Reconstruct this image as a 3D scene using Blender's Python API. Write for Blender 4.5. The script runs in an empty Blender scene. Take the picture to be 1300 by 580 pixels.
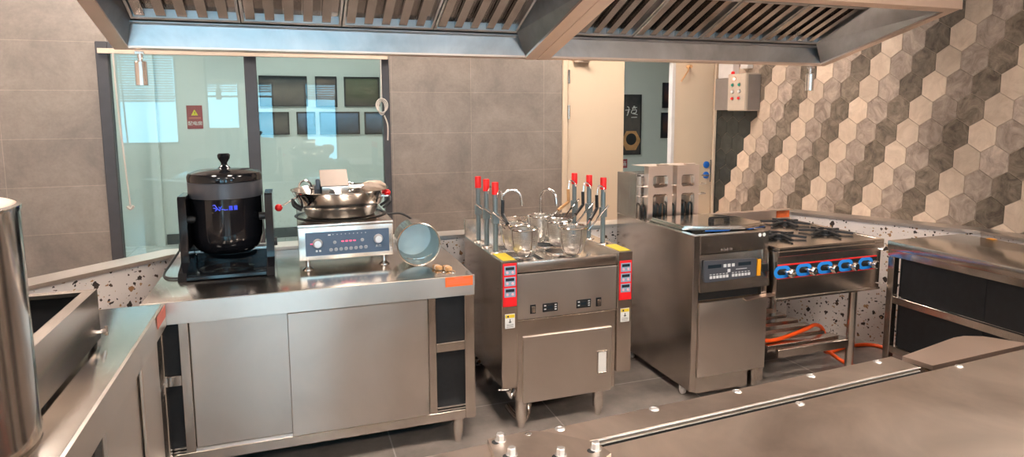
import bpy, bmesh, math, random
from mathutils import Vector, Matrix
random.seed(7)
PI = math.pi
SC = bpy.context.scene
COL = SC.collection

# ------------------------------------------------------------------ materials
def new_mat(name):
    m = bpy.data.materials.new(name); m.use_nodes = True
    nt = m.node_tree; nt.nodes.clear()
    out = nt.nodes.new('ShaderNodeOutputMaterial')
    return m, nt, out
def N(nt, t, **kw):
    n = nt.nodes.new(t)
    for k, v in kw.items():
        if k.startswith('i_'): n.inputs[k[2:].replace('_', ' ')].default_value = v
        else: setattr(n, k, v)
    return n
def rgb(c): return (c[0], c[1], c[2], 1.0)
def ramp(nt, stops, interp='LINEAR'):
    r = nt.nodes.new('ShaderNodeValToRGB'); r.color_ramp.interpolation = interp
    el = r.color_ramp.elements
    while len(el) > 1: el.remove(el[-1])
    el[0].position = stops[0][0]; el[0].color = rgb(stops[0][1])
    for p, c in stops[1:]:
        e = el.new(p); e.color = rgb(c)
    return r
def plain(name, col, rough=0.5, metal=0.0, emis=None, es=0, var=0.06, vs=12, coat=0, bump=0):
    m, nt, out = new_mat(name); L = nt.links
    b = N(nt, 'ShaderNodeBsdfPrincipled')
    tc = N(nt, 'ShaderNodeTexCoord')
    no = N(nt, 'ShaderNodeTexNoise', i_Scale=vs, i_Detail=4.0)
    L.new(tc.outputs['Object'], no.inputs['Vector'])
    r = ramp(nt, [(0.3, [c * (1 - var) for c in col]), (0.7, [min(1, c * (1 + var)) for c in col])])
    L.new(no.outputs['Fac'], r.inputs['Fac']); L.new(r.outputs['Color'], b.inputs['Base Color'])
    b.inputs['Roughness'].default_value = rough; b.inputs['Metallic'].default_value = metal
    if coat: b.inputs['Coat Weight'].default_value = coat
    if emis:
        b.inputs['Emission Color'].default_value = rgb(emis); b.inputs['Emission Strength'].default_value = es
    if bump:
        bp = N(nt, 'ShaderNodeBump', i_Strength=bump, i_Distance=0.01)
        L.new(no.outputs['Fac'], bp.inputs['Height']); L.new(bp.outputs['Normal'], b.inputs['Normal'])
    L.new(b.outputs['BSDF'], out.inputs['Surface'])
    return m
def steel(name, col=(.60, .55, .50), rough=.24, stretch=(1, 1, 30), dirt=.12, bump=.0, wave=.0):
    """brushed stainless sheet: stretched fine noise in roughness, cloudy smudges, slight waviness"""
    m, nt, out = new_mat(name); L = nt.links
    b = N(nt, 'ShaderNodeBsdfPrincipled'); b.inputs['Metallic'].default_value = 1
    tc = N(nt, 'ShaderNodeTexCoord')
    mp = N(nt, 'ShaderNodeMapping'); mp.inputs['Scale'].default_value = stretch
    L.new(tc.outputs['Object'], mp.inputs['Vector'])
    n1 = N(nt, 'ShaderNodeTexNoise', i_Scale=14.0, i_Detail=1.0); L.new(mp.outputs['Vector'], n1.inputs['Vector'])
    n2 = N(nt, 'ShaderNodeTexNoise', i_Scale=3.2, i_Detail=5.0, i_Roughness=.6, i_Distortion=.6); L.new(tc.outputs['Object'], n2.inputs['Vector'])
    c = ramp(nt, [(.3, [x * (1 - dirt) for x in col]), (.7, [min(1, x * (1 + dirt)) for x in col])])
    L.new(n2.outputs['Fac'], c.inputs['Fac']); L.new(c.outputs['Color'], b.inputs['Base Color'])
    add = N(nt, 'ShaderNodeMath', operation='MULTIPLY_ADD'); add.inputs[1].default_value = .12; L.new(n1.outputs['Fac'], add.inputs[0]); L.new(n2.outputs['Fac'], add.inputs[2])
    mr = N(nt, 'ShaderNodeMapRange'); mr.inputs['From Min'].default_value = .3; mr.inputs['From Max'].default_value = .8
    mr.inputs['To Min'].default_value = rough * .85; mr.inputs['To Max'].default_value = rough * 1.18
    L.new(add.outputs[0], mr.inputs['Value']); L.new(mr.outputs['Result'], b.inputs['Roughness'])
    if wave:
        n3 = N(nt, 'ShaderNodeTexNoise', i_Scale=2.5, i_Detail=1.0); L.new(tc.outputs['Object'], n3.inputs['Vector'])
        b2 = N(nt, 'ShaderNodeBump', i_Strength=wave, i_Distance=.02); L.new(n3.outputs['Fac'], b2.inputs['Height'])
        L.new(b2.outputs['Normal'], b.inputs['Normal'])
    L.new(b.outputs['BSDF'], out.inputs['Surface'])
    return m
M = {}
M['steel'] = steel('steel_brushed', (.70, .64, .585), .215)
M['steel_top'] = steel('steel_worktop', (.70, .645, .59), .17, (1, 12, 1), wave=.08)
M['steel_isl'] = steel('steel_island', (.70, .61, .54), .34, (14, 1, 1), dirt=.24, wave=.05)
M['steel_door'] = steel('steel_door', (.72, .65, .59), .34, (24, 1, 1), dirt=.05)
M['steel_body'] = steel('steel_body', (.68, .61, .55), .215, (1, 1, 24), dirt=.10, wave=.05)
M['steel_hood'] = steel('steel_hood', (.48, .49, .50), .34, (1, 1, 1), dirt=.25)
M['steel_rim'] = steel('steel_hood_rim', (.82, .67, .58), .36, (1, 1, 1), dirt=.05)
M['baffle'] = steel('baffle_steel', (.44, .41, .39), .15, (1, 12, 1), dirt=.2)
M['pail_inside'] = steel('pail_inside', (.46, .52, .52), .45, (1, 1, 1), dirt=.1)
M['kerb_steel'] = steel('kerb_steel', (.62, .57, .53), .35, dirt=.08)
M['tan_sheet'] = plain('tan_sheet', (.26, .20, .165), .5, .35)
M['bead'] = steel('bright_bead', (.76, .74, .73), .45, dirt=.02)
M['chrome'] = steel('chrome', (.80, .78, .76), .10, dirt=.03)
M['steel_mirror'] = steel('steel_polished', (.70, .66, .62), .13, (1, 1, 20), dirt=.06, wave=.1)
M['grey_post'] = plain('grey_painted_post', (.22, .26, .27), .35, .6)
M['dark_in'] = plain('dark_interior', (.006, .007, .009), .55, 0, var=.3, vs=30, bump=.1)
M['void'] = plain('dark_recess', (.02, .02, .02), .7)
M['black_gloss'] = plain('black_gloss', (.008, .008, .010), .10)
M['black_band'] = plain('graphite_band', (.075, .08, .095), .32, .3)
M['black_plastic'] = plain('black_plastic', (.015, .015, .016), .35)
M['cast_iron'] = plain('cast_iron', (.02, .02, .022), .5, .3, bump=.2, vs=60)
M['wok_dark'] = steel('wok_base', (.20, .19, .18), .32, (1, 1, 1), dirt=.2)
M['red'] = plain('red_plastic', (.85, .012, .012), .35)
M['red_panel'] = plain('red_panel', (.88, .015, .02), .45)
M['orange'] = plain('orange_sticker', (.90, .16, .035), .6)
M['salmon'] = plain('salmon_sticker', (.70, .20, .15), .6)
M['hose'] = plain('orange_hose', (.95, .10, .008), .4)
M['yellow'] = plain('yellow_sticker', (.80, .60, .03), .5)
M['amber'] = plain('amber_sticker', (.92, .40, .02), .5)
M['white'] = plain('white_paper', (.80, .80, .78), .6)
M['ink'] = plain('ink', (.03, .03, .03), .6)
M['pink_dot'] = plain('pink_button', (.85, .45, .50), .4)
M['lcd_blue'] = plain('blue_grey_keypad', (.28, .40, .52), .4)
M['lcd_dark'] = plain('dark_display', (.02, .03, .04), .25)
M['panel_blue'] = plain('slate_blue_panel', (.085, .125, .19), .35)
M['panel_grey'] = plain('dark_grey_panel', (.07, .075, .09), .35)
M['btn_white'] = plain('white_button', (.75, .75, .76), .4)
M['btn_grey'] = plain('grey_button', (.35, .36, .38), .35)
M['led_red'] = plain('red_led', (.9, .05, .1), .4, emis=(1, .05, .12), es=1.2)
M['lamp_red'] = plain('lit_red_lamp', (.9, .1, .05), .4, emis=(1, .25, .15), es=3)
M['green'] = plain('green_button', (.01, .30, .22), .3)
M['blue_film'] = plain('blue_film', (.02, .16, .62), .35)
M['bezel_blue'] = plain('blue_bezel', (.02, .27, .80), .4)
M['logo_blue'] = plain('blue_lettering', (.04, .07, .75), .4, emis=(.05, .1, 1), es=.25)
M['wood'] = plain('pale_wood', (.62, .33, .14), .5, var=.2)
M['cloth_tan'] = plain('crumpled_film', (.50, .38, .30), .4, .3, bump=.5, vs=25)
M['frame_dark'] = plain('window_frame_metal', (.075, .072, .078), .4, .4)
M['door_cream'] = plain('cream_door', (.70, .555, .405), .45, var=.02, vs=3)
M['box_beige'] = plain('beige_enamel', (.55, .45, .36), .45)
M['box_grey'] = plain('taupe_enamel', (.26, .22, .20), .5)
M['trunk_white'] = plain('white_trunking', (.70, .66, .64), .5)
M['corr_wall'] = plain('pale_green_wall', (.62, .66, .63), .7, var=.03, vs=2)
M['ceil'] = plain('ceiling_paint', (.80, .70, .62), .8, var=.03)
M['room_wall'] = plain('warm_render', (.74, .60, .50), .75, var=.05, vs=3)
M['skirting'] = plain('dark_skirting', (.03, .05, .06), .4)
M['frame_black'] = plain('black_frame', (.012, .012, .014), .4)
M['sign_red'] = plain('sign_red', (.34, .06, .07), .5)
M['rubber'] = plain('black_rubber', (.02, .02, .02), .6)
M['string'] = plain('cord_string', (.55, .50, .45), .7)
M['water'] = plain('dark_well', (.006, .006, .008), .12)
M['nickel'] = plain('zinc_screw', (.75, .75, .75), .25, 1)
M['coil'] = plain('heater_coil', (.05, .045, .04), .25, .8)
M['blind'] = plain('blind_slat', (.62, .66, .70), .5)
M['light'] = plain('lamp_diffuser', (1, .95, .9), .5, emis=(1, .875, .77), es=21)
M['light_c'] = plain('corridor_lamp', (1, 1, 1), .5, emis=(.97, 1, .98), es=11)

def wall_tile_mat():
    m, nt, out = new_mat('cement_wall_tile'); L = nt.links
    b = N(nt, 'ShaderNodeBsdfPrincipled', i_Roughness=.45)
    geo = N(nt, 'ShaderNodeNewGeometry'); sep = N(nt, 'ShaderNodeSeparateXYZ'); L.new(geo.outputs['Position'], sep.inputs[0])
    ax = N(nt, 'ShaderNodeMath', operation='ADD'); ax.inputs[1].default_value = 20 * .667 - 1.470 + .0; L.new(sep.outputs['X'], ax.inputs[0])
    az = N(nt, 'ShaderNodeMath', operation='ADD'); az.inputs[1].default_value = 10 * .3375 - 1.688; L.new(sep.outputs['Z'], az.inputs[0])
    cmb = N(nt, 'ShaderNodeCombineXYZ'); L.new(ax.outputs[0], cmb.inputs[0]); L.new(az.outputs[0], cmb.inputs[1])
    br = N(nt, 'ShaderNodeTexBrick', offset=0.0, squash=1.0)
    br.inputs['Scale'].default_value = 1; br.inputs['Brick Width'].default_value = .667; br.inputs['Row Height'].default_value = .3375
    br.inputs['Mortar Size'].default_value = .0022; br.inputs['Mortar Smooth'].default_value = .1; br.inputs['Bias'].default_value = 0
    br.inputs['Color1'].default_value = rgb((.232, .197, .174)); br.inputs['Color2'].default_value = rgb((.248, .211, .187)); br.inputs['Mortar'].default_value = rgb((.34, .28, .24))
    L.new(cmb.outputs[0], br.inputs['Vector'])
    n = N(nt, 'ShaderNodeTexNoise', i_Scale=2.6, i_Detail=10.0, i_Roughness=.72, i_Distortion=.4); L.new(geo.outputs['Position'], n.inputs['Vector'])
    r = ramp(nt, [(.3, (.72, .72, .72)), (.7, (1.28, 1.26, 1.24))]); L.new(n.outputs['Fac'], r.inputs['Fac'])
    n2 = N(nt, 'ShaderNodeTexNoise', i_Scale=60.0, i_Detail=4.0); L.new(geo.outputs['Position'], n2.inputs['Vector'])
    r2 = ramp(nt, [(.3, (.95, .95, .95)), (.7, (1.05, 1.05, 1.05))]); L.new(n2.outputs['Fac'], r2.inputs['Fac'])
    mx = N(nt, 'ShaderNodeMix', data_type='RGBA', blend_type='MULTIPLY'); mx.inputs['Factor'].default_value = 1
    L.new(br.outputs['Color'], mx.inputs['A']); L.new(r.outputs['Color'], mx.inputs['B'])
    mx2 = N(nt, 'ShaderNodeMix', data_type='RGBA', blend_type='MULTIPLY'); mx2.inputs['Factor'].default_value = 1
    L.new(mx.outputs['Result'], mx2.inputs['A']); L.new(r2.outputs['Color'], mx2.inputs['B'])
    L.new(mx2.outputs['Result'], b.inputs['Base Color']); L.new(b.outputs['BSDF'], out.inputs['Surface'])
    return m
M['tile'] = wall_tile_mat()
def floor_mat(name, c1, c2, cm, size, ox, oy, rough):
    m, nt, out = new_mat(name); L = nt.links
    b = N(nt, 'ShaderNodeBsdfPrincipled', i_Roughness=rough)
    geo = N(nt, 'ShaderNodeNewGeometry'); mp = N(nt, 'ShaderNodeMapping'); mp.inputs['Location'].default_value = (ox, oy, 0)
    L.new(geo.outputs['Position'], mp.inputs['Vector'])
    br = N(nt, 'ShaderNodeTexBrick', offset=0.0)
    br.inputs['Scale'].default_value = 1; br.inputs['Brick Width'].default_value = size; br.inputs['Row Height'].default_value = size
    br.inputs['Mortar Size'].default_value = .004; br.inputs['Mortar Smooth'].default_value = .2
    br.inputs['Color1'].default_value = rgb(c1); br.inputs['Color2'].default_value = rgb(c2); br.inputs['Mortar'].default_value = rgb(cm)
    L.new(mp.outputs[0], br.inputs['Vector'])
    n = N(nt, 'ShaderNodeTexNoise', i_Scale=4.0, i_Detail=8.0, i_Roughness=.65); L.new(geo.outputs['Position'], n.inputs['Vector'])
    r = ramp(nt, [(.3, (.72, .72, .72)), (.7, (1.25, 1.22, 1.2))]); L.new(n.outputs['Fac'], r.inputs['Fac'])
    mx = N(nt, 'ShaderNodeMix', data_type='RGBA', blend_type='MULTIPLY'); mx.inputs['Factor'].default_value = 1
    L.new(br.outputs['Color'], mx.inputs['A']); L.new(r.outputs['Color'], mx.inputs['B'])
    L.new(mx.outputs['Result'], b.inputs['Base Color']); L.new(b.outputs['BSDF'], out.inputs['Surface'])
    return m
M['floor'] = floor_mat('grey_floor_tile', (.27, .235, .21), (.295, .255, .23), (.46, .41, .37), .82, -.386 + .82 * 10, -3.07 + .82 * 10, .24)
M['corr_floor'] = floor_mat('pale_floor_tile', (.55, .58, .56), (.57, .60, .58), (.40, .42, .40), .8, 8.1, 8.2, .2)
def terrazzo_mat():
    m, nt, out = new_mat('terrazzo'); L = nt.links
    b = N(nt, 'ShaderNodeBsdfPrincipled', i_Roughness=.4)
    geo = N(nt, 'ShaderNodeNewGeometry')
    nz = N(nt, 'ShaderNodeTexNoise', i_Scale=35.0, i_Detail=2.0); L.new(geo.outputs['Position'], nz.inputs['Vector'])
    dm = N(nt, 'ShaderNodeVectorMath', operation='MULTIPLY_ADD'); dm.inputs[1].default_value = (.028, .028, .028)
    L.new(nz.outputs['Color'], dm.inputs[0]); L.new(geo.outputs['Position'], dm.inputs[2])
    cur = None
    for sc, thr, seed in ((19.0, .36, 0.0), (52.0, .42, 3.7), (11.0, .24, 9.1), (30.0, .36, 5.3)):
        mp = N(nt, 'ShaderNodeMapping'); mp.inputs['Location'].default_value = (seed, seed, seed); L.new(dm.outputs[0], mp.inputs['Vector'])
        v = N(nt, 'ShaderNodeTexVoronoi', distance='MANHATTAN', i_Scale=sc); L.new(mp.outputs[0], v.inputs['Vector'])
        sp = N(nt, 'ShaderNodeSeparateColor'); L.new(v.outputs['Color'], sp.inputs[0])
        p = N(nt, 'ShaderNodeMath', operation='POWER'); p.inputs[1].default_value = 1.6; L.new(sp.outputs['Red'], p.inputs[0])
        t = N(nt, 'ShaderNodeMath', operation='MULTIPLY'); t.inputs[1].default_value = thr * 1.35; L.new(p.outputs[0], t.inputs[0])
        lt = N(nt, 'ShaderNodeMath', operation='LESS_THAN'); L.new(v.outputs['Distance'], lt.inputs[0]); L.new(t.outputs[0], lt.inputs[1])
        cr = ramp(nt, [(0, (.035, .022, .018)), (.38, (.07, .035, .02)), (.55, (.33, .16, .07)), (.75, (.42, .24, .12))], 'CONSTANT')
        L.new(sp.outputs['Green'], cr.inputs['Fac'])
        mx = N(nt, 'ShaderNodeMix', data_type='RGBA'); L.new(lt.outputs[0], mx.inputs['Factor'])
        if cur: L.new(cur, mx.inputs['A'])
        else: mx.inputs['A'].default_value = rgb((.74, .66, .62))
        L.new(cr.outputs['Color'], mx.inputs['B']); cur = mx.outputs['Result']
    L.new(cur, b.inputs['Base Color']); L.new(b.outputs['BSDF'], out.inputs['Surface'])
    return m
M['terrazzo'] = terrazzo_mat()
def hex_mat(name, a, c, sc=7):
    m, nt, out = new_mat(name); L = nt.links
    b = N(nt, 'ShaderNodeBsdfPrincipled', i_Roughness=.42)
    geo = N(nt, 'ShaderNodeNewGeometry')
    at = N(nt, 'ShaderNodeAttribute', attribute_name='tint')
    off = N(nt, 'ShaderNodeVectorMath', operation='MULTIPLY_ADD'); off.inputs[1].default_value = (7, 7, 7)
    L.new(at.outputs['Color'], off.inputs[0]); L.new(geo.outputs['Position'], off.inputs[2])
    n = N(nt, 'ShaderNodeTexNoise', i_Scale=sc, i_Detail=8.0, i_Roughness=.7, i_Distortion=1.2); L.new(off.outputs[0], n.inputs['Vector'])
    r = ramp(nt, [(.36, a), (.64, c)]); L.new(n.outputs['Fac'], r.inputs['Fac'])
    sp = N(nt, 'ShaderNodeSeparateColor'); L.new(at.outputs['Color'], sp.inputs[0])
    mr = N(nt, 'ShaderNodeMapRange'); mr.inputs['To Min'].default_value = .85; mr.inputs['To Max'].default_value = 1.15; L.new(sp.outputs['Red'], mr.inputs['Value'])
    mx = N(nt, 'ShaderNodeVectorMath', operation='SCALE'); L.new(r.outputs['Color'], mx.inputs[0]); L.new(mr.outputs[0], mx.inputs['Scale'])
    L.new(mx.outputs[0], b.inputs['Base Color']); L.new(b.outputs['BSDF'], out.inputs['Surface'])
    return m
HEXM = [hex_mat('hex_sand', (.60, .45, .34), (.76, .60, .47)), hex_mat('hex_taupe', (.28, .21, .17), (.56, .44, .36), 9),
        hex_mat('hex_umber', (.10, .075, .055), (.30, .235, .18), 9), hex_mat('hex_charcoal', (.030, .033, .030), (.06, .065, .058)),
        plain('hex_grout', (.50, .39, .30), .8)]
def mesh_mat():
    m, nt, out = new_mat('woven_wire'); L = nt.links
    b = N(nt, 'ShaderNodeBsdfPrincipled', i_Roughness=.3, i_Metallic=1.0); b.inputs['Base Color'].default_value = rgb((.72, .68, .64))
    uv = N(nt, 'ShaderNodeUVMap'); sp = N(nt, 'ShaderNodeSeparateXYZ'); L.new(uv.outputs[0], sp.inputs[0])
    w = []
    for ax, k in (('X', 70), ('Y', 26)):
        mu = N(nt, 'ShaderNodeMath', operation='MULTIPLY'); mu.inputs[1].default_value = k; L.new(sp.outputs[ax], mu.inputs[0])
        fr = N(nt, 'ShaderNodeMath', operation='FRACT'); L.new(mu.outputs[0], fr.inputs[0])
        lt = N(nt, 'ShaderNodeMath', operation='LESS_THAN'); lt.inputs[1].default_value = .40; L.new(fr.outputs[0], lt.inputs[0]); w.append(lt)
    mx = N(nt, 'ShaderNodeMath', operation='MAXIMUM'); L.new(w[0].outputs[0], mx.inputs[0]); L.new(w[1].outputs[0], mx.inputs[1])
    tr = N(nt, 'ShaderNodeBsdfTransparent'); ms = N(nt, 'ShaderNodeMixShader')
    L.new(mx.outputs[0], ms.inputs[0]); L.new(tr.outputs[0], ms.inputs[1]); L.new(b.outputs[0], ms.inputs[2]); L.new(ms.outputs[0], out.inputs['Surface'])
    return m
M['wire'] = mesh_mat()
def glass_mat():
    m, nt, out = new_mat('tinted_glass'); L = nt.links
    tr = N(nt, 'ShaderNodeBsdfTransparent'); tr.inputs[0].default_value = rgb((.88, .945, .93))
    gl = N(nt, 'ShaderNodeBsdfGlossy'); gl.inputs['Roughness'].default_value = .0; gl.inputs['Color'].default_value = rgb((.85, .97, 1))
    fr = N(nt, 'ShaderNodeFresnel'); fr.inputs['IOR'].default_value = 1.5
    ms = N(nt, 'ShaderNodeMixShader'); L.new(fr.outputs[0], ms.inputs[0]); L.new(tr.outputs[0], ms.inputs[1]); L.new(gl.outputs[0], ms.inputs[2])
    L.new(ms.outputs[0], out.inputs['Surface'])
    return m
M['glass'] = glass_mat()
def pic_mat(name, stops, sc=3.0, vert=True):
    m, nt, out = new_mat(name); L = nt.links
    b = N(nt, 'ShaderNodeBsdfPrincipled', i_Roughness=.5)
    tc = N(nt, 'ShaderNodeTexCoord'); sp = N(nt, 'ShaderNodeSeparateXYZ'); L.new(tc.outputs['Generated'], sp.inputs[0])
    n = N(nt, 'ShaderNodeTexNoise', i_Scale=sc * 3, i_Detail=6.0); L.new(tc.outputs['Object'], n.inputs['Vector'])
    mu = N(nt, 'ShaderNodeMath', operation='MULTIPLY_ADD'); mu.inputs[1].default_value = .7; mu.inputs[2].default_value = -.35; L.new(n.outputs['Fac'], mu.inputs[0])
    ad = N(nt, 'ShaderNodeMath', operation='ADD'); L.new(mu.outputs[0], ad.inputs[0]); L.new(sp.outputs['Z' if vert else 'X'], ad.inputs[1])
    r = ramp(nt, stops); L.new(ad.outputs[0], r.inputs['Fac']); L.new(r.outputs['Color'], b.inputs['Base Color']); L.new(b.outputs[0], out.inputs['Surface'])
    return m
PIC = [pic_mat('picture_roofs', [(0, (.05, .045, .045)), (.5, (.12, .10, .09)), (1, (.03, .035, .04))]),
       pic_mat('picture_brown', [(0, (.12, .07, .05)), (.5, (.25, .16, .12)), (1, (.06, .05, .05))]),
       pic_mat('picture_field', [(0, (.04, .04, .03)), (.45, (.06, .07, .035)), (1, (.12, .13, .085))]),
       pic_mat('picture_blue', [(0, (.02, .03, .04)), (.5, (.06, .10, .16)), (1, (.10, .18, .30))]),
       pic_mat('picture_night', [(0, (.02, .02, .03)), (.5, (.10, .04, .03)), (1, (.02, .03, .06))])]

# ------------------------------------------------------------------ mesh helpers
def nb(): return bmesh.new()
def box(bm, x0, x1, y0, y1, z0, z1, bev=0, seg=1, mi=0):
    vs = [bm.verts.new((x, y, z)) for z in (z0, z1) for y in (y0, y1) for x in (x0, x1)]
    F = [(0, 2, 3, 1), (4, 5, 7, 6), (0, 1, 5, 4), (2, 6, 7, 3), (0, 4, 6, 2), (1, 3, 7, 5)]
    fs = [bm.faces.new([vs[i] for i in f]) for f in F]
    for f in fs: f.material_index = mi
    if bev:
        es = list({e for f in fs for e in f.edges})
        r = bmesh.ops.bevel(bm, geom=es, offset=bev, segments=seg, affect='EDGES', profile=.6)
        for f in r['faces']: f.material_index = mi
    return vs
def hexa(bm, P, mi=0):
    """8 corner points: bottom 4 (ccw) then top 4"""
    vs = [bm.verts.new(p) for p in P]
    for f in ((3, 2, 1, 0), (4, 5, 6, 7), (0, 1, 5, 4), (1, 2, 6, 5), (2, 3, 7, 6), (3, 0, 4, 7)):
        bm.faces.new([vs[i] for i in f]).material_index = mi
def prism(bm, poly, z0, z1, mi=0, fn=None):
    """poly in plan (x,y) extruded z0..z1; fn maps (a,b,c)->point"""
    fn = fn or (lambda a, b, c: (a, b, c))
    lo = [bm.verts.new(fn(a, b, z0)) for a, b in poly]; hi = [bm.verts.new(fn(a, b, z1)) for a, b in poly]
    n = len(poly); fs = [bm.faces.new(lo[::-1]), bm.faces.new(hi)]
    for i in range(n): fs.append(bm.faces.new((lo[i], lo[(i + 1) % n], hi[(i + 1) % n], hi[i])))
    for f in fs: f.material_index = mi
def tube(bm, pts, r, seg=10, mi=0, caps=True, rr=None):
    pts = [Vector(p) for p in pts]; rings = []; up = None
    for i, p in enumerate(pts):
        t = (pts[min(i + 1, len(pts) - 1)] - pts[max(i - 1, 0)]).normalized()
        if up is None:
            up = Vector((0, 0, 1)) if abs(t.z) < .9 else Vector((1, 0, 0))
        a = t.cross(up).normalized(); bb = a.cross(t).normalized(); up = bb
        q = rr[i] if rr else r
        rings.append([bm.verts.new(p + (a * math.cos(2 * PI * k / seg) + bb * math.sin(2 * PI * k / seg)) * q) for k in range(seg)])
    for i in range(len(rings) - 1):
        for k in range(seg):
            f = bm.faces.new((rings[i][k], rings[i][(k + 1) % seg], rings[i + 1][(k + 1) % seg], rings[i + 1][k])); f.material_index = mi; f.smooth = True
    if caps:
        bm.faces.new(rings[0][::-1]).material_index = mi; bm.faces.new(rings[-1]).material_index = mi
def smooth_path(pts, n=8):
    P = [Vector(p) for p in pts]; out = []
    for i in range(len(P) - 1):
        p0 = P[max(i - 1, 0)]; p1 = P[i]; p2 = P[i + 1]; p3 = P[min(i + 2, len(P) - 1)]
        for k in range(n):
            t = k / n
            out.append(.5 * ((2 * p1) + (-p0 + p2) * t + (2 * p0 - 5 * p1 + 4 * p2 - p3) * t * t + (-p0 + 3 * p1 - 3 * p2 + p3) * t ** 3))
    out.append(P[-1]); return out
def lathe(bm, prof, c=(0, 0, 0), seg=40, axis=(0, 0, 1), mi=0, mis=None, uv=False):
    """prof [(r,h)], h along axis from c"""
    ax = Vector(axis).normalized(); c = Vector(c)
    q = ax.to_track_quat('Z', 'Y').to_matrix(); a = q.col[0]; b = q.col[1]
    rings = []
    for r, h in prof:
        if r <= 1e-6: rings.append([bm.verts.new(c + ax * h)])
        else: rings.append([bm.verts.new(c + ax * h + (a * math.cos(2 * PI * k / seg) + b * math.sin(2 * PI * k / seg)) * r) for k in range(seg)])
    ul = bm.loops.layers.uv.verify() if uv else None
    n = len(prof)
    for i in range(n - 1):
        A, B = rings[i], rings[i + 1]
        for k in range(seg):
            k2 = (k + 1) % seg
            if len(A) == 1 and len(B) == 1: continue
            if len(A) == 1: vs = (A[0], B[k2], B[k]); uvs = ((k / seg, i / (n - 1)), ((k + 1) / seg, (i + 1) / (n - 1)), (k / seg, (i + 1) / (n - 1)))
            elif len(B) == 1: vs = (A[k], A[k2], B[0]); uvs = ((k / seg, i / (n - 1)), ((k + 1) / seg, i / (n - 1)), (k / seg, (i + 1) / (n - 1)))
            else: vs = (A[k], A[k2], B[k2], B[k]); uvs = ((k / seg, i / (n - 1)), ((k + 1) / seg, i / (n - 1)), ((k + 1) / seg, (i + 1) / (n - 1)), (k / seg, (i + 1) / (n - 1)))
            f = bm.faces.new(vs); f.material_index = mis[i] if mis else mi; f.smooth = True
            if uv:
                for lp, u in zip(f.loops, uvs): lp[ul].uv = u
def cyl(bm, p0, p1, r, seg=20, r2=None, mi=0):
    d = Vector(p1) - Vector(p0); r2 = r if r2 is None else r2
    lathe(bm, [(0, 0), (r, 0), (r2, d.length), (0, d.length)], p0, seg, d, mi)
WL = {}
def wl(o): return WL.get(o.name, Vector((0, 0, 0)))
def obj(name, bm, mat, parent=None, label=None, sm=True, recalc=True):
    if recalc: bmesh.ops.recalc_face_normals(bm, faces=bm.faces[:])
    xs = [v.co for v in bm.verts]
    lo = Vector((min(v.x for v in xs), min(v.y for v in xs), min(v.z for v in xs))); hi = Vector((max(v.x for v in xs), max(v.y for v in xs), max(v.z for v in xs)))
    c = Vector(((lo.x + hi.x) / 2, (lo.y + hi.y) / 2, lo.z))
    bmesh.ops.translate(bm, verts=bm.verts[:], vec=-c)
    me = bpy.data.meshes.new(name); bm.to_mesh(me); bm.free()
    if sm:
        for p in me.polygons: p.use_smooth = True
        me.set_sharp_from_angle(angle=math.radians(32))
    for mm in (mat if isinstance(mat, (list, tuple)) else [mat]): me.materials.append(M[mm] if isinstance(mm, str) else mm)
    o = bpy.data.objects.new(name, me); COL.objects.link(o)
    if parent is not None:
        o.parent = parent; o.location = c - wl(parent)
    else: o.location = c
    WL[o.name] = c
    if label: o['label'] = label
    return o
def thing(name, label, cat, loc, group=None):
    o = bpy.data.objects.new(name, None); COL.objects.link(o); o.location = loc; o.empty_display_size = .05
    WL[o.name] = Vector(loc); o['label'] = label; o['category'] = cat
    if group: o['group'] = group
    return o
def tag(o, label, cat, group=None):
    o['label'] = label; o['category'] = cat
    if group: o['group'] = group
    return o
def struct(o): o['kind'] = 'structure'; return o
def dup(src, loc, label, group=None):
    def cp(o, par):
        c = o.copy(); COL.objects.link(c)
        if par is not None: c.parent = par
        for ch in list(o.children): cp(ch, c)
        return c
    r = cp(src, None); r.location = loc; r['label'] = label
    if group: r['group'] = group
    return r
def text(name, s, size, loc, mat, parent, rot=(PI / 2, 0, 0), ext=.0006, align='CENTER'):
    cu = bpy.data.curves.new(name, 'FONT'); cu.body = s; cu.size = size; cu.extrude = ext; cu.align_x = align; cu.align_y = 'CENTER'; cu.resolution_u = 2
    t = bpy.data.objects.new(name, cu); COL.objects.link(t)
    dg = bpy.context.evaluated_depsgraph_get(); me = bpy.data.meshes.new_from_object(t.evaluated_get(dg))
    bpy.data.objects.remove(t)
    o = bpy.data.objects.new(name, me); COL.objects.link(o); me.materials.clear(); me.materials.append(M[mat])
    o.rotation_euler = rot; o.location = Vector(loc) - (wl(parent) if parent else Vector((0, 0, 0)))
    if parent: o.parent = parent
    return o
def b1(name, dims, mat, parent, bev=.0015, label=None):
    bm = nb(); box(bm, *dims, bev=bev); return obj(name, bm, mat, parent, label)
def foot(bm, x, y, z0, z1, r=.024, r2=.017):
    lathe(bm, [(0, 0), (r2 * .75, 0), (r2, .02), (r2 * 1.02, .045), (r, .047), (r, z1 - z0), (0, z1 - z0)], (x, y, z0), 20)

# ------------------------------------------------------------------ setting
YW = 5.31; XW = 3.95; XL = -3.4; YR = -4.0; ZC = 3.0
def sbox(name, dims, mat, bev=0):
    bm = nb(); box(bm, *dims, bev=bev); return struct(obj(name, bm, mat, sm=False))
sbox('floor', (XL - .1, XW + .1, YR - .1, YW + .12, -.06, 0), 'floor')
sbox('ceiling', (XL - .1, XW + .1, YR - .1, YW + .12, ZC, ZC + .06), 'ceil')
sbox('wall_left', (XL - .1, XL, YR, YW, 0, ZC), 'room_wall')
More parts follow.
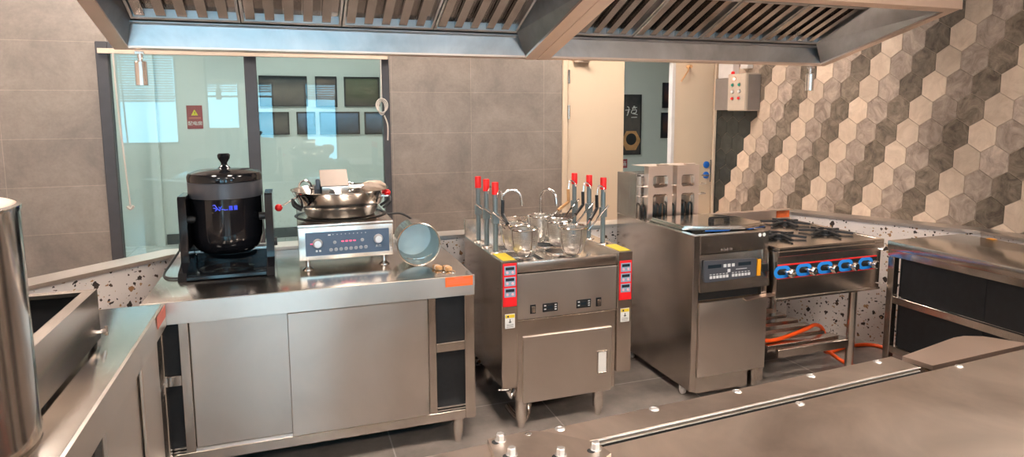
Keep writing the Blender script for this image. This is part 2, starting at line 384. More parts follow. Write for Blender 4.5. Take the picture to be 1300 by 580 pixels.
# back wall with the opening for the glazed screen and the doorway
WX0, WX1, WZ0, WZ1 = -1.262, .782, .10, 2.03
DX0, DX1, DZ1 = 2.312, 3.942, 2.06
bm = nb()
for d in ((XL, WX0, 0, ZC), (WX1, DX0, 0, ZC), (WX0, WX1, WZ1, ZC), (WX0, WX1, 0, WZ0), (DX0, XW, DZ1, ZC)):
    box(bm, d[0], d[1], YW, YW + .12, d[2], d[3])
struct(obj('wall_back', bm, 'tile', sm=False))
# rear wall (behind the viewer) with daylight windows
RW = [(-3.20, -2.12, .9, 2.75), (-1.60, -.95, .4, 2.75), (-.66, -.28, .4, 2.75), (.34, 1.02, .4, 2.75), (2.5, 3.3, 1.3, 2.6)]
bm = nb(); xs = XL
for x0, x1, z0, z1 in RW:
    box(bm, xs, x0, YR - .12, YR, 0, ZC); box(bm, x0, x1, YR - .12, YR, 0, z0); box(bm, x0, x1, YR - .12, YR, z1, ZC); xs = x1
box(bm, xs, XW, YR - .12, YR, 0, ZC)
struct(obj('wall_rear', bm, 'room_wall', sm=False))
for i, (x0, x1, z0, z1) in enumerate(RW):
    bm = nb()
    for d in ((x0, x0 + .04, z0, z1), (x1 - .04, x1, z0, z1), (x0 + .04, x1 - .04, z0, z0 + .04), (x0 + .04, x1 - .04, z1 - .04, z1), (x0 + .04, x1 - .04, 1.85, 1.89)):
        box(bm, d[0], d[1], YR - .09, YR - .04, d[2], d[3])
    struct(obj('window_%d' % (i + 2), bm, 'frame_dark'))
    pn = bpy.data.lights.new('sky_portal', 'AREA'); pn.shape = 'RECTANGLE'; pn.size = x1 - x0; pn.size_y = z1 - z0; pn.cycles.is_portal = True
    po = bpy.data.objects.new('sky_portal', pn); COL.objects.link(po); po.location = ((x0 + x1) / 2, YR - .15, (z0 + z1) / 2); po.rotation_euler = (PI / 2, 0, 0)
    # venetian blind, upper part lowered
    bm = nb(); z = z1 - .06; stop = (1.75, 1.95, 1.95, 1.8, 1.95)[i]
    while z > stop:
        hexa(bm, [(x0 + .05, YR - .02, z), (x1 - .05, YR - .02, z), (x1 - .05, YR + .002, z - .036), (x0 + .05, YR + .002, z - .036),
                  (x0 + .05, YR - .019, z + .001), (x1 - .05, YR - .019, z + .001), (x1 - .05, YR + .003, z - .035), (x0 + .05, YR + .003, z - .035)]); z -= .05
    tag(obj('venetian_blind', bm, 'blind', sm=False), 'pale slatted blind in the %s rear window' % ('leftmost', 'second', 'narrow', 'fourth', 'rightmost')[i], 'blind', 'blinds in the rear windows')

# right wall: hexagon tiles as real raised tiles
HW, HS, HT = .1655, .1035, .0495
bm = nb(); tint = bm.loops.layers.color.new('tint')
def clip(poly, ax, lim, sgn):
    out = []
    for i in range(len(poly)):
        a, b = poly[i], poly[(i + 1) % len(poly)]
        da, db = (a[ax] - lim) * sgn, (b[ax] - lim) * sgn
        if da >= 0: out.append(a)
        if da * db < 0:
            t = da / (da - db); out.append((a[0] + (b[0] - a[0]) * t, a[1] + (b[1] - a[1]) * t))
    return out
for r in range(-12, 8):
    zc = 1.217 - r * (HS + HT)
    for j2 in range(-32, 84):
        if (j2 + r) % 2: continue
        yc = 2.823 - (j2 / 2 - 16) * HW if False else 2.823 - j2 / 2 * HW
        if yc < YR - .1 or yc > YW + .1: continue
        c = (j2 + r) // 2
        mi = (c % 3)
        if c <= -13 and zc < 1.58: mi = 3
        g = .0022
        P = [(yc, zc + HS / 2 + HT - g), (yc + HW / 2 - g, zc + HS / 2 - g * .4), (yc + HW / 2 - g, zc - HS / 2 + g * .4), (yc, zc - HS / 2 - HT + g), (yc - HW / 2 + g, zc - HS / 2 + g * .4), (yc - HW / 2 + g, zc + HS / 2 - g * .4)]
        for ax, lim, sg in ((0, YW - .001, -1), (0, YR + .001, 1), (1, .001, 1), (1, ZC - .001, -1)): P = clip(P, ax, lim, sg) if P else P
        if len(P) < 3: continue
        lo = [bm.verts.new((XW + .002, a, b)) for a, b in P]; hi = [bm.verts.new((XW - .004, a, b)) for a, b in P]
        fs = [bm.faces.new(hi)]
        for i in range(len(P)): fs.append(bm.faces.new((lo[i], lo[(i + 1) % len(P)], hi[(i + 1) % len(P)], hi[i])))
        col = (random.random(), random.random(), random.random(), 1)
        for f in fs:
            f.material_index = mi
            for lp in f.loops: lp[tint] = col
box(bm, XW, XW + .1, YR, YW, 0, ZC, mi=4)
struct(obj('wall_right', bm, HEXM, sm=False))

# corridor beyond
CY = 8.3
sbox('floor_corridor', (XL - .1, 7.5, YW + .12, CY + .1, -.06, 0), 'corr_floor')
sbox('ceiling_corridor', (XL - .1, 7.5, YW + .12, CY + .1, 2.75, 2.8), 'ceil')
bm = nb(); box(bm, XL - .1, 7.5, CY, CY + .1, 0, 2.75); box(bm, -1.50, -1.41, CY - .10, CY, 0, 2.75); struct(obj('wall_corridor', bm, 'corr_wall', sm=False))
sbox('wall_corridor_left', (XL - .2, XL - .1, YW + .12, CY + .1, 0, 2.75), 'corr_wall')
sbox('wall_corridor_right', (7.5, 7.6, YW + .12, CY + .1, 0, 2.75), 'corr_wall')
sbox('wall_corridor_near', (XW + .1, 7.5, YW + .02, YW + .12, 0, 2.75), 'corr_wall')
sbox('baseboard_corridor', (-1.40, 7.5, CY - .015, CY, 0, .12), 'skirting')
for i, (x, y) in enumerate(((-1.6, 6.7), (.3, 6.7), (2.9, 6.6))):  # third lamp added to brighten the corridor seen through the doorway
    bm = nb(); box(bm, x - .3, x + .3, y - .3, y + .3, 2.72, 2.745); o = obj('ceiling_light', bm, 'light_c')
    tag(o, 'square white corridor ceiling lamp beyond the glazed screen', 'ceiling light', 'corridor ceiling lamps')
for i, (x, y) in enumerate(((-1.6, 1.2), (.6, 1.0), (2.7, 1.0), (-1.6, -1.8), (.6, -1.8), (2.7, -1.8), (-1.5, 4.4), (.6, 4.4), (2.5, 4.3))):  # unseen lamps; the row behind the hood is added to light the back wall
    t = thing('ceiling_light', 'square warm white lamp panel on the unseen kitchen ceiling', 'ceiling light', (x, y, ZC - .03), 'kitchen ceiling lamps')
    s = .3
    bm = nb(); box(bm, x - s, x + s, y - s, y + s, ZC - .024, ZC - .014); obj('diffuser', bm, 'light', t)
    bm = nb()
    for d in ((x - s - .02, x + s + .02, y - s - .02, y - s), (x - s - .02, x + s + .02, y + s, y + s + .02), (x - s - .02, x - s, y - s, y + s), (x + s, x + s + .02, y - s, y + s)):
        box(bm, d[0], d[1], d[2], d[3], ZC - .028, ZC - .001)
    obj('lamp_frame', bm, 'white', t)

# glazed screen
bm = nb()
fy0, fy1 = YW - .02, YW + .06
for d in ((WX0, WX0 + .075, WZ0, WZ1), (-.300, -.215, WZ0 + .06, WZ1 - .05), (WX1 - .055, WX1, WZ0, WZ1), (WX0 + .075, WX1 - .055, WZ0, WZ0 + .06), (WX0 + .075, WX1 - .055, WZ1 - .05, WZ1)):
    box(bm, d[0], d[1], fy0, fy1, d[2], d[3], .004)
win = struct(obj('window_1', bm, 'frame_dark'))
for x0, x1 in ((WX0 + .075, -.300), (-.215, WX1 - .055)):
    bm = nb(); box(bm, x0, x1, YW + .02, YW + .03, WZ0 + .06, WZ1 - .05); obj('window_pane', bm, 'glass', win, sm=False)
b1('blind_header', (WX0 + .02, WX1 - .01, YW - .055, YW - .022, 1.945, 1.980), 'box_beige', win)
# pull cords
bm = nb(); tube(bm, smooth_path([(-1.145, YW - .06, 1.945), (-1.14, YW - .065, 1.6), (-1.125, YW - .06, 1.2), (-1.11, YW - .06, .86)], 5), .006, 6)
tube(bm, smooth_path([(-1.13, YW - .06, .86), (-1.11, YW - .06, .84), (-1.09, YW - .06, .86)], 4), .012, 6)
tag(obj('blind_cord', bm, 'string'), 'thin blind cord hanging down the left window frame', 'cord', 'blind cords')
bm = nb(); tube(bm, [(.712, YW - .06, 1.945), (.712, YW - .06, 1.62)], .005, 6)
for k in range(3): tube(bm, smooth_path([(.712 + (.026 + .010 * k) * math.sin(a / 6 * PI), YW - .06 - .004 * k, 1.56 + .01 * k + .055 * math.cos(a / 6 * PI)) for a in range(13)], 2), .005, 6)
tube(bm, smooth_path([(.73, YW - .06, 1.5), (.755, YW - .06, 1.42), (.752, YW - .06, 1.3)], 5), .006, 6)
tag(obj('blind_cord', bm, 'string'), 'blind cord tied in a looped knot on the right window frame', 'cord', 'blind cords')

# doors
bm = nb()
for d in ((DX0, DX0 + .045, 0, DZ1), (DX1 - .03, DX1, 0, DZ1), (DX0 + .045, DX1 - .03, DZ1 - .05, DZ1)): box(bm, d[0], d[1], YW - .02, YW + .14, d[2], d[3], .004)
struct(obj('trim_1', bm, 'door_cream'))
def leaf(n, x0, x1):
    bm = nb(); box(bm, x0, x1, YW - .005, YW + .045, .01, DZ1 - .055, .003); return struct(obj(n, bm, 'door_cream'))
d1 = leaf('door_1', DX0 + .05, 2.932); d2 = leaf('door_2', 3.440, 3.905)
b1('leaf_edge', (3.438, 3.472, YW - .012, YW + .05, .01, DZ1 - .055), 'trunk_white', d2)
for z in (1.83, 1.52, .5):
    bm = nb(); cyl(bm, (DX0 + .055, YW - .022, z - .06), (DX0 + .055, YW - .022, z + .06), .011, 12); obj('hinge', bm, 'steel', d1)
bm = nb(); box(bm, 2.42, 2.56, YW - .05, YW - .006, 1.955, 1.985, .004); tube(bm, [(2.44, YW - .05, 1.99), (2.62, YW - .10, 1.98), (2.40, YW - .02, 1.995)], .008, 8); obj('door_closer', bm, 'box_beige', d1)
bm = nb(); tube(bm, [(3.52, YW - .03, 1.80), (3.575, YW - .06, 1.90), (3.60, YW - .03, 1.955)], .007, 8); cyl(bm, (3.60, YW - .07, 1.94), (3.60, YW - .01, 1.94), .016, 12); obj('door_closer', bm, 'wood', d2, 'brown metal arm of the door closer')
for z, l in ((1.002, 'blue handle rose'), (.90, 'blue lock rose with chrome lever')):
    bm = nb(); lathe(bm, [(0, 0), (.034, 0), (.034, .008), (.02, .014), (0, .014)], (3.845, YW - .006, z), 24, (0, -1, 0)); obj('lock_rose', bm, 'blue_film', d2, l)
bm = nb(); tube(bm, [(3.845, YW - .02, .90), (3.845, YW - .05, .90), (3.76, YW - .055, .905)], .008, 8); obj('door_handle', bm, 'chrome', d2)
b1('lock_plate', (3.890, 3.905, YW - .009, YW - .004, .83, 1.05), 'nickel', d2)

# low terrazzo kerb wall with steel cap, chamfered at the left and right
def kerb(name, pts, w, h, capw):
    """pts: front-top line in plan; body offset to the back by w (left normal)"""
    P = [Vector((a, b, 0)) for a, b in pts]; off = []
    for i, p in enumerate(P):
        ns = []
        if i > 0: d = (P[i] - P[i - 1]).normalized(); ns.append(Vector((-d.y, d.x, 0)))
        if i < len(P) - 1: d = (P[i + 1] - P[i]).normalized(); ns.append(Vector((-d.y, d.x, 0)))
        n = sum(ns, Vector((0, 0, 0))).normalized(); n = n / max(.4, n.dot(ns[0])); off.append(n)
    def strip(bm, f, b, z0, z1):
        for i in range(len(P) - 1):
            a0 = P[i] + off[i] * f; a1 = P[i + 1] + off[i + 1] * f; c0 = P[i] + off[i] * b; c1 = P[i + 1] + off[i + 1] * b
            hexa(bm, [(a0.x, a0.y, z0), (a1.x, a1.y, z0), (c1.x, c1.y, z0), (c0.x, c0.y, z0), (a0.x, a0.y, z1), (a1.x, a1.y, z1), (c1.x, c1.y, z1), (c0.x, c0.y, z1)])
    bm = nb(); strip(bm, .0, w, 0, h - .02); o = struct(obj(name, bm, 'terrazzo', sm=False))
    bm = nb(); strip(bm, -.012, capw, h - .018, h); obj('kerb_cap', bm, 'kerb_steel', o, sm=False)
kerb('trim_2', [(-1.48, 2.70), (-.590, 3.595), (3.33, 3.595), (3.835, 2.62), (3.835, YR + .01)], .10, .815, .135)

# ------------------------------------------------------------------ cabinets
def shelf_unit_front(t, fr, x0, x1, zt, zb, zm, mat_gap='dark_in'):
    pass
ZT = .80
def sliding_cabinet(name, label, X0, X1, Y0, Y1, gaps, door_split, sticker=None, fn=None, mirror=False):
    """cabinet whose front is at Y0 (facing -Y) spanning X0..X1; fn transforms mesh points (for the left counter)"""
    t = thing(name, label, 'cabinet', (fn((X0 + X1) / 2, (Y0 + Y1) / 2, 0) if fn else ((X0 + X1) / 2, (Y0 + Y1) / 2, 0)))
    def O(n, bm, mat, lab=None, par=None, sm=True):
        if fn:
            for v in bm.verts: v.co = Vector(fn(*v.co))
        return obj(n, bm, mat, par or t, lab, sm)
    # worktop with a two-step apron
    bm = nb(); box(bm, X0, X1, Y0 + .012, Y1, ZT - .045, ZT, .003, 2)
    box(bm, X1 - .02, X1 - .003, Y0 + .02, Y1 - .01, ZT - .088, ZT - .045); box(bm, X0 + .003, X0 + .02, Y0 + .02, Y1 - .01, ZT - .088, ZT - .045)
    top = O('worktop', bm, 'steel_top')
    bm = nb()
    hexa(bm, [(X0, Y0, ZT - .045), (X1, Y0, ZT - .045), (X1, Y0 + .012, ZT - .045), (X0, Y0 + .012, ZT - .045), (X0, Y0 + .0025, ZT - .001), (X1, Y0 + .0025, ZT - .001), (X1, Y0 + .012, ZT), (X0, Y0 + .012, ZT)])
    hexa(bm, [(X0 + .002, Y0, ZT - .088), (X1 - .002, Y0, ZT - .088), (X1 - .002, Y0 + .02, ZT - .088), (X0 + .002, Y0 + .02, ZT - .088), (X0 + .002, Y0 + .0025, ZT - .045), (X1 - .002, Y0 + .0025, ZT - .045), (X1 - .002, Y0 + .02, ZT - .045), (X0 + .002, Y0 + .02, ZT - .045)])
    O('apron', bm, 'steel_door')
    zb0, zb1 = .128, .172
    # posts and feet
    for x in (X0, X1 - .046):
        for y in (Y0 + .01, Y1 - .06):
            bm = nb(); box(bm, x, x + .046, y, y + .046, zb0, ZT - .09, .003); O('post', bm, 'steel')
            bm = nb(); foot(bm, x + .023 + (.02 if x == X0 else -.052), y + .045, 0, zb0, .025); O('foot', bm, 'steel')
    bm = nb(); box(bm, X0 + .046, X1 - .046, Y0 + .012, Y0 + .032, zb0, zb1, .002); O('bottom_rail', bm, 'steel')
    bm = nb(); box(bm, X0 + .046, X1 - .046, Y0 + .034, Y1 - .03, zb0 + .02, zb0 + .03); O('bottom_shelf', bm, 'steel')
    bm = nb(); box(bm, X0 + .003, X0 + .008, Y0 + .056, Y1 - .06, zb0, ZT - .09); O('side_panel', bm, 'steel_body')
    bm = nb(); box(bm, X1 - .008, X1 - .003, Y0 + .056, Y1 - .06, zb0, ZT - .09); O('side_panel', bm, 'steel_body')
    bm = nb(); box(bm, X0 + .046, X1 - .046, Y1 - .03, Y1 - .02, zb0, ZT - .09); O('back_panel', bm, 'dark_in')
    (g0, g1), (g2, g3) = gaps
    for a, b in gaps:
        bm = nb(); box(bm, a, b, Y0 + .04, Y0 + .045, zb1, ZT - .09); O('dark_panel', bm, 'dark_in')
        bm = nb(); box(bm, a, b, Y0 + .014, Y0 + .038, .455, .497, .002); O('middle_shelf', bm, 'steel')
        bm = nb(); box(bm, a, b, Y0 + .014, Y0 + .038, zb1 + .004, zb1 + .012, .001); box(bm, a, b, Y0 + .014, Y0 + .038, zb1 + .018, zb1 + .026, .001); O('door_track', bm, 'chrome')
    bm = nb(); box(bm, g1, g2, Y0 + .019, Y0 + .040, zb1, zb1 + .011); O('door_track', bm, 'bead')
    for a, b in ((g1, g1 + .036), (g2 - .036, g2)):
        bm = nb(); box(bm, a, b, Y0 + .016, Y0 + .038, zb1, ZT - .09, .002); O('stile', bm, 'steel')
    bm = nb(); box(bm, g1 + .038, door_split + .02, Y0 + .022, Y0 + .034, zb1 + .012, ZT - .092, .003); O('sliding_door', bm, 'steel_door')
    bm = nb(); box(bm, door_split, g2 - .038, Y0 + .006, Y0 + .018, zb1 + .002, ZT - .092, .003); O('sliding_door', bm, 'steel_door')
    return t, top
TX0, TX1, TY0, TY1 = -.568, .757, 2.707, 3.565
cab, top = sliding_cabinet('sliding_door_cabinet', 'long steel cabinet with two sliding doors standing under the glazed screen', TX0, TX1, TY0, TY1, ((-.522, -.445), (.581, .711)), -.041)
st = b1('sticker', (.622, .747, TY0 - .0022, TY0 - .0004, .757, .800), 'orange', cab, 0, 'orange sticker on the worktop edge')
bm = nb(); rr_ = random.Random(3)
for k, (w, z) in enumerate(((.040, .792), (.105, .784), (.105, .777), (.1, .770))):
    a = .684 - w / 2
    while a < .684 + w / 2:
        b_ = a + rr_.uniform(.002, .006); box(bm, a, b_, TY0 - .0027, TY0 - .0022, z, z + (.004 if k == 0 else .0022)); a = b_ + .0015
obj('sticker_print', bm, 'salmon', cab, 'small dark print', sm=False)
# left counter: front faces +X, runs towards the viewer
LX = -.480; LY1 = 2.700; LY0 = .75
# local x runs from LY0 (0) to LY1; local y is the depth towards -X
def lf(x, y, z): return (LX - y, x, z)
lcab, ltop = sliding_cabinet('sliding_door_cabinet', 'steel counter cabinet in the left foreground running toward the glazed screen', LY0, LY1, 0, .78, ((1.775, 1.850), (2.58, 2.655)), 2.29, fn=lf)
b1('sticker', (LX + .0006, LX + .0022, 2.53, 2.69, .752, .797), 'salmon', lcab, 0, 'salmon pink sticker on the counter corner')
# right counter: front faces -X
SX0, SX1, SY1, SY0 = 3.147, 3.72, 2.657, .3
t = thing('open_shelf_counter', 'long steel counter with black shelf panels in front of the hexagon tiles on the right', 'counter', ((SX0 + SX1) / 2, 1.5, 0))
bm = nb(); box(bm, SX0, SX1, SY0, SY1, ZT - .05, ZT, .004, 2); box(bm, SX0 + .004, SX0 + .02, SY0, SY1 - .003, ZT - .088, ZT - .05, .002); box(bm, SX0 + .02, SX1, SY1 - .02, SY1 - .004, ZT - .088, ZT - .05, .002); obj('worktop', bm, 'steel_top', t)
for y in (SY1 - .045, SY1 - 1.2, SY0 + .02):
    bm = nb(); box(bm, SX0 + .006, SX0 + .046, y, y + .04, .10, ZT - .09, .003); obj('post', bm, 'steel', t)
    bm = nb(); box(bm, SX1 - .06, SX1 - .02, y, y + .04, .10, ZT - .09, .003); obj('post', bm, 'steel', t)
    for x in (SX0 + .026, SX1 - .04):
        bm = nb(); foot(bm, x, y + .02, 0, .10, .022); obj('foot', bm, 'steel', t)
for z0, z1 in ((.449, .489), (.165, .205)):
    bm = nb(); box(bm, SX0 + .008, SX0 + .03, SY0, SY1 - .045, z0, z1, .002); box(bm, SX0 + .03, SX1 - .02, SY0, SY1 - .02, z1 - .012, z1 - .002); obj('shelf', bm, 'steel', t)
for z0, z1 in ((.490, ZT - .05), (.206, .448)):
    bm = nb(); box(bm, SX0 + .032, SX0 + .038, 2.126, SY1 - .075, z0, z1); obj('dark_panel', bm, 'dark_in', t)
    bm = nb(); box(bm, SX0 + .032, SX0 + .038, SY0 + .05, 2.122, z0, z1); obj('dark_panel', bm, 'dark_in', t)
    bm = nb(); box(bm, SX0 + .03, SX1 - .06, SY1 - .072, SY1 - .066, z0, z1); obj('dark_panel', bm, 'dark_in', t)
b1('sticker', (3.70, 3.735, 2.46, 2.50, ZT + .0005, ZT + .0015), 'amber', t, 0, 'small amber sticker')

# ------------------------------------------------------------------ tall urn and steel box on the left counter
UC = (-.787, 1.612)
t = thing('steel_urn', 'large round polished steel urn standing on the left counter, cut by the frame', 'urn', (UC[0], UC[1], ZT))
bm = nb(); lathe(bm, [(0, 0), (.222, 0), (.232, .006), (.233, .02), (.230, .03), (.230, .515), (.233, .522), (.233, .53), (.224, .532)], (UC[0], UC[1], ZT + .001), 72); obj('urn_body', bm, 'steel_mirror', t)
bm = nb(); lathe(bm, [(.224, .0), (.215, .004), (.10, .006), (0, .006)], (UC[0], UC[1], ZT + .532), 64); obj('urn_lid', bm, 'steel_rim', t)
t = thing('steel_trough', 'open topped steel box with dark inside on the left counter behind the urn', 'box', (-.85, 2.05, ZT))
PO = [(-.600, 1.765), (-.600, 2.315), (-1.12, 2.315), (-1.12, 1.90), (-.72, 1.872)]
def inset(poly, d):
    out = []; n = len(poly)
    for i in range(n):
        a, b, c = Vector(poly[i - 1]), Vector(poly[i]), Vector(poly[(i + 1) % n])
        d1 = (b - a).normalized(); d2 = (c - b).normalized(); n1 = Vector((-d1.y, d1.x)); n2 = Vector((-d2.y, d2.x))
        m = (n1 + n2).normalized(); m = m * d / max(.3, m.dot(n1)); out.append((b.x + m.x, b.y + m.y))
    return out
PI_ = inset(PO, .006); PR = inset(PO, .034)
ztop = .972; bm = nb()
def ring(bm, A, za, Bp, zb_, mi=0):
    n = len(A); a = [bm.verts.new((x, y, za)) for x, y in A]; b = [bm.verts.new((x, y, zb_)) for x, y in Bp]
    for i in range(n): bm.faces.new((a[i], a[(i + 1) % n], b[(i + 1) % n], b[i])).material_index = mi
ring(bm, PO, ZT + .012, PO, ztop); ring(bm, PO, ztop, PR, ztop); ring(bm, PR, ztop, PR, ztop - .012); ring(bm, PR, ztop - .012, PI_, ztop - .012, 1); ring(bm, PI_, ztop - .012, PI_, ZT + .02, 1)
bm.faces.new([bm.verts.new((x, y, ZT + .02)) for x, y in PI_]).material_index = 1; bm.faces.new([bm.verts.new((x, y, ZT + .012)) for x, y in PO]); ring(bm, PO, ZT + .0121, PI_, ZT + .0121)
bmesh.ops.remove_doubles(bm, verts=bm.verts[:], dist=.0002)
obj('trough_shell', bm, ['steel_body', 'dark_in'], t, sm=False)
bm = nb(); cyl(bm, (-.60, 2.30, .835), (-.588, 2.30, .835), .006, 12); lathe(bm, [(0, 0), (.010, 0), (.010, .010), (0, .010)], (-.590, 2.30, .835), 6, (1, 0, 0)); cyl(bm, (-.580, 2.30, .822), (-.580, 2.30, .852), .005, 10); obj('drain_valve', bm, 'chrome', t)
for x, y in ((-.615, 1.83), (-.615, 2.29), (-1.10, 2.29), (-1.08, 1.93)):
    bm = nb(); cyl(bm, (x, y, ZT), (x, y, ZT + .012), .010, 10); obj('foot', bm, 'rubber', t)

# ------------------------------------------------------------------ black drum cooker
PX, PY = -.298, 3.315
t = thing('drum_cooker', 'black glossy automatic cooking drum on a black stand on the cabinet', 'cooker', (PX, PY, ZT))
bm = nb(); lathe(bm, [(0, .070), (.100, .071), (.122, .078), (.140, .095), (.151, .115), (.158, .15), (.160, .20), (.160, .335)], (PX, PY, ZT), 64); drum = obj('drum', bm, 'black_gloss', t)
bm = nb(); lathe(bm, [(.160, .335), (.163, .336), (.163, .405), (.160, .408)], (PX, PY, ZT), 64); obj('drum_band', bm, 'black_band', drum, 'matt graphite band')
bm = nb(); lathe(bm, [(.160, .408), (.164, .410), (.165, .432), (.158, .447), (.12, .459), (.05, .466), (0, .468)], (PX, PY, ZT), 64); lid = obj('lid', bm, 'black_gloss', t)
bm = nb(); lathe(bm, [(.034, .460), (.024, .472), (.014, .480), (.014, .492), (.026, .512), (.029, .528), (.022, .536), (0, .534)], (PX, PY, ZT), 32); obj('lid_knob', bm, 'black_gloss', lid)
for s, xa, xb in ((-1, -.482, -.448), (1, -.122, -.088)):
    bm = nb()
    prism(bm, [(3.02, .80), (3.40, .80), (3.40, .835), (3.33, .86), (3.33, 1.150), (3.32, 1.157), (3.15, 1.157), (3.14, 1.150), (3.14, .86), (3.04, .835)], xa, xb, 0, lambda a, b, c: (c, a, b))
    up = obj('upright', bm, 'black_gloss', t)
    bm = nb(); xi = xb if s < 0 else xa; cyl(bm, (xi, PY - .08, 1.04), (xi - s * .03, PY - .08, 1.04), .018, 16); xo = xa if s < 0 else xb; obj('pivot', bm, 'black_plastic', up); bm = nb()
    cyl(bm, (xo, 3.2, .92), (xo + s * .012, 3.2, .92), .02, 16); obj('pivot', bm, 'black_plastic', up)
bm = nb(); x0, x1 = -.448, -.122
box(bm, x0, x1, 3.02, 3.05, .803, .822, .003); box(bm, x0, x1, 3.37, 3.40, .803, .86, .003); box(bm, x0, x1, 3.05, 3.37, .802, .808, .001)
lathe(bm, [(.115, 0), (.115, .014), (.095, .014), (.095, 0)], (PX, 3.17, .806), 40); lathe(bm, [(.052, 0), (.052, .010), (.045, .010), (.045, 0)], (PX, 3.13, .806), 32)
obj('base_frame', bm, 'black_gloss', t)
bm = nb(); box(bm, x0, x1, 3.31, 3.37, .862, .880, .003); obj('drip_plate', bm, 'steel_mirror', t, 'bright steel strip under the drum')
bm = nb(); box(bm, x0 - .02, x0 + .05, 3.33, 3.37, .86, .93, .004); obj('tilt_gear', bm, 'black_plastic', t)
# blue emblem: running figure stroke, script and two block characters on the drum
def on_drum(u, z, r=.1625):
    a = u / r; return (PX + r * math.sin(a - .10), PY - r * math.cos(a - .10), z)
bm = nb()
for st_ in ([(-.028, 1.108), (-.020, 1.112), (-.014, 1.104), (-.006, 1.092), (.002, 1.086)], [(-.026, 1.098), (-.016, 1.096), (-.010, 1.088)], [(-.012, 1.092), (-.018, 1.084)], [(-.002, 1.104), (.004, 1.096), (.010, 1.106)], [(.004, 1.096), (.001, 1.084)], [(.008, 1.090), (.016, 1.091), (.024, 1.088), (.036, 1.089)]):
    tube(bm, smooth_path([on_drum(u, z) for u, z in st_], 3), .0016, 6)
for k in range(2):
    u0 = .040 + k * .021
    for a, b in (((0, 1.102), (.016, 1.102)), ((0, 1.095), (.016, 1.095)), ((0, 1.088), (.016, 1.088)), ((.003, 1.105), (.003, 1.085)), ((.013, 1.105), (.013, 1.085)), ((.008, 1.106), (.008, 1.086))):
        tube(bm, [on_drum(u0 + a[0], a[1]), on_drum(u0 + b[0], b[1])], .0013, 6)
obj('emblem', bm, 'logo_blue', drum, 'blue lettering')
bm = nb(); tube(bm, smooth_path([(-.50, 3.33, .90), (-.54, 3.26, .84), (-.560, 3.18, .806), (-.53, 3.10, .806), (-.48, 3.08, .806)], 6), .005, 8); obj('power_cord', bm, 'rubber', t)

# ------------------------------------------------------------------ induction cooker, wok, stirrer
CX0, CX1, CYF, CYB = .018, .449, 3.045, 3.60
t = thing('induction_cooker', 'steel countertop wok cooker with slate blue control panel and two knobs', 'cooker', (.234, 3.3, ZT))
bm = nb(); box(bm, CX0, CX1, CYF, CYB, .848, 1.010, .004, 2); box(bm, CX0 - .002, CX1 + .002, CYF - .002, CYB, .998, 1.014, .003, 2); obj('housing', bm, 'steel', t)
bm = nb(); box(bm, CX0 + .03, CX1 - .02, CYF - .003, CYF - .0005, .868, .978, .001); pnl = obj('control_panel', bm, 'panel_blue', t)
for x, z, r in ((.102, .926, .019), (.378, .931, .019)):
    bm = nb(); lathe(bm, [(.0, 0), (r + .003, 0), (r + .003, .003), (r, .006), (r * .96, .018), (r * .85, .021), (0, .021)], (x, CYF - .003, z), 28, (0, -1, 0)); obj('knob', bm, 'bead', pnl)
for x in (.178, .304):
    bm = nb(); lathe(bm, [(0, 0), (.008, 0), (.007, .005), (0, .006)], (x, CYF - .003, .926 + (x - .178) * .03), 16, (0, -1, 0)); obj('button', bm, 'btn_grey', pnl)
for k in range(8):
    bm = nb(); lathe(bm, [(0, 0), (.0085, 0), (.0075, .005), (0, .006)], (.160 + k * .0227, CYF - .003, .892 + k * .0004), 16, (0, -1, 0)); obj('button', bm, 'btn_grey', pnl)
for k in range(4): b1('indicator', (.209 + k * .018, .219 + k * .018, CYF - .0042, CYF - .003, .927, .932), 'led_red', pnl, 0, 'glowing red indicator')
b1('indicator', (.070, .078, CYF - .0042, CYF - .003, .922, .927), 'led_red', pnl, 0, 'glowing red indicator')
bm = nb()
box(bm, .149, .161, CYF - .004, CYF - .003, .960, .965)
for k in range(9): box(bm, .170 + k * .0185, .173 + k * .0185, CYF - .004, CYF - .003, .962, .965)
for x in (.092, .107): box(bm, x, x + .009, CYF - .004, CYF - .003, .886, .895)
obj('printed_marks', bm, 'white', pnl, 'small white printed marks', sm=False)
text('printed_text', '火力', .014, (.378, CYF - .0035, .896), 'white', pnl, ext=.0003)
for x in (.057, .408):
    for y in (CYF + .03, CYB - .05):
        bm = nb(); lathe(bm, [(0, 0), (.026, 0), (.026, .004), (.010, .016), (.008, .048), (0, .048)], (x, y, ZT), 24); obj('foot', bm, 'chrome', t)
bm = nb(); tube(bm, smooth_path([(CX1, 3.52, .97), (.50, 3.55, .965), (.58, 3.55, .96), (.66, 3.50, .90), (.70, 3.42, .81), (.71, 3.36, .806)], 6), .006, 8); obj('power_cord', bm, 'rubber', t)
WC = (.230, 3.315)
t = thing('wok', 'deep steel wok with two red ball handles on the induction cooker', 'wok', (WC[0], WC[1], 1.014))
bm = nb(); lathe(bm, [(0, .001), (.155, .001), (.168, .008), (.186, .046), (.190, .050)], (WC[0], WC[1], 1.014), 64); obj('wok_base', bm, 'wok_dark', t, 'darker burnt steel base')
bm = nb(); lathe(bm, [(.190, .05), (.198, .056), (.232, .128), (.238, .131), (.238, .134), (.230, .133), (.176, .056), (.15, .012), (0, .010)], (WC[0], WC[1], 1.014), 64); obj('wok_bowl', bm, 'steel_mirror', t)
bm = nb(); lathe(bm, [(.21, 0), (.225, .002), (.21, .004)], (WC[0], WC[1], 1.0146), 64); obj('base_ring', bm, 'black_plastic', t)
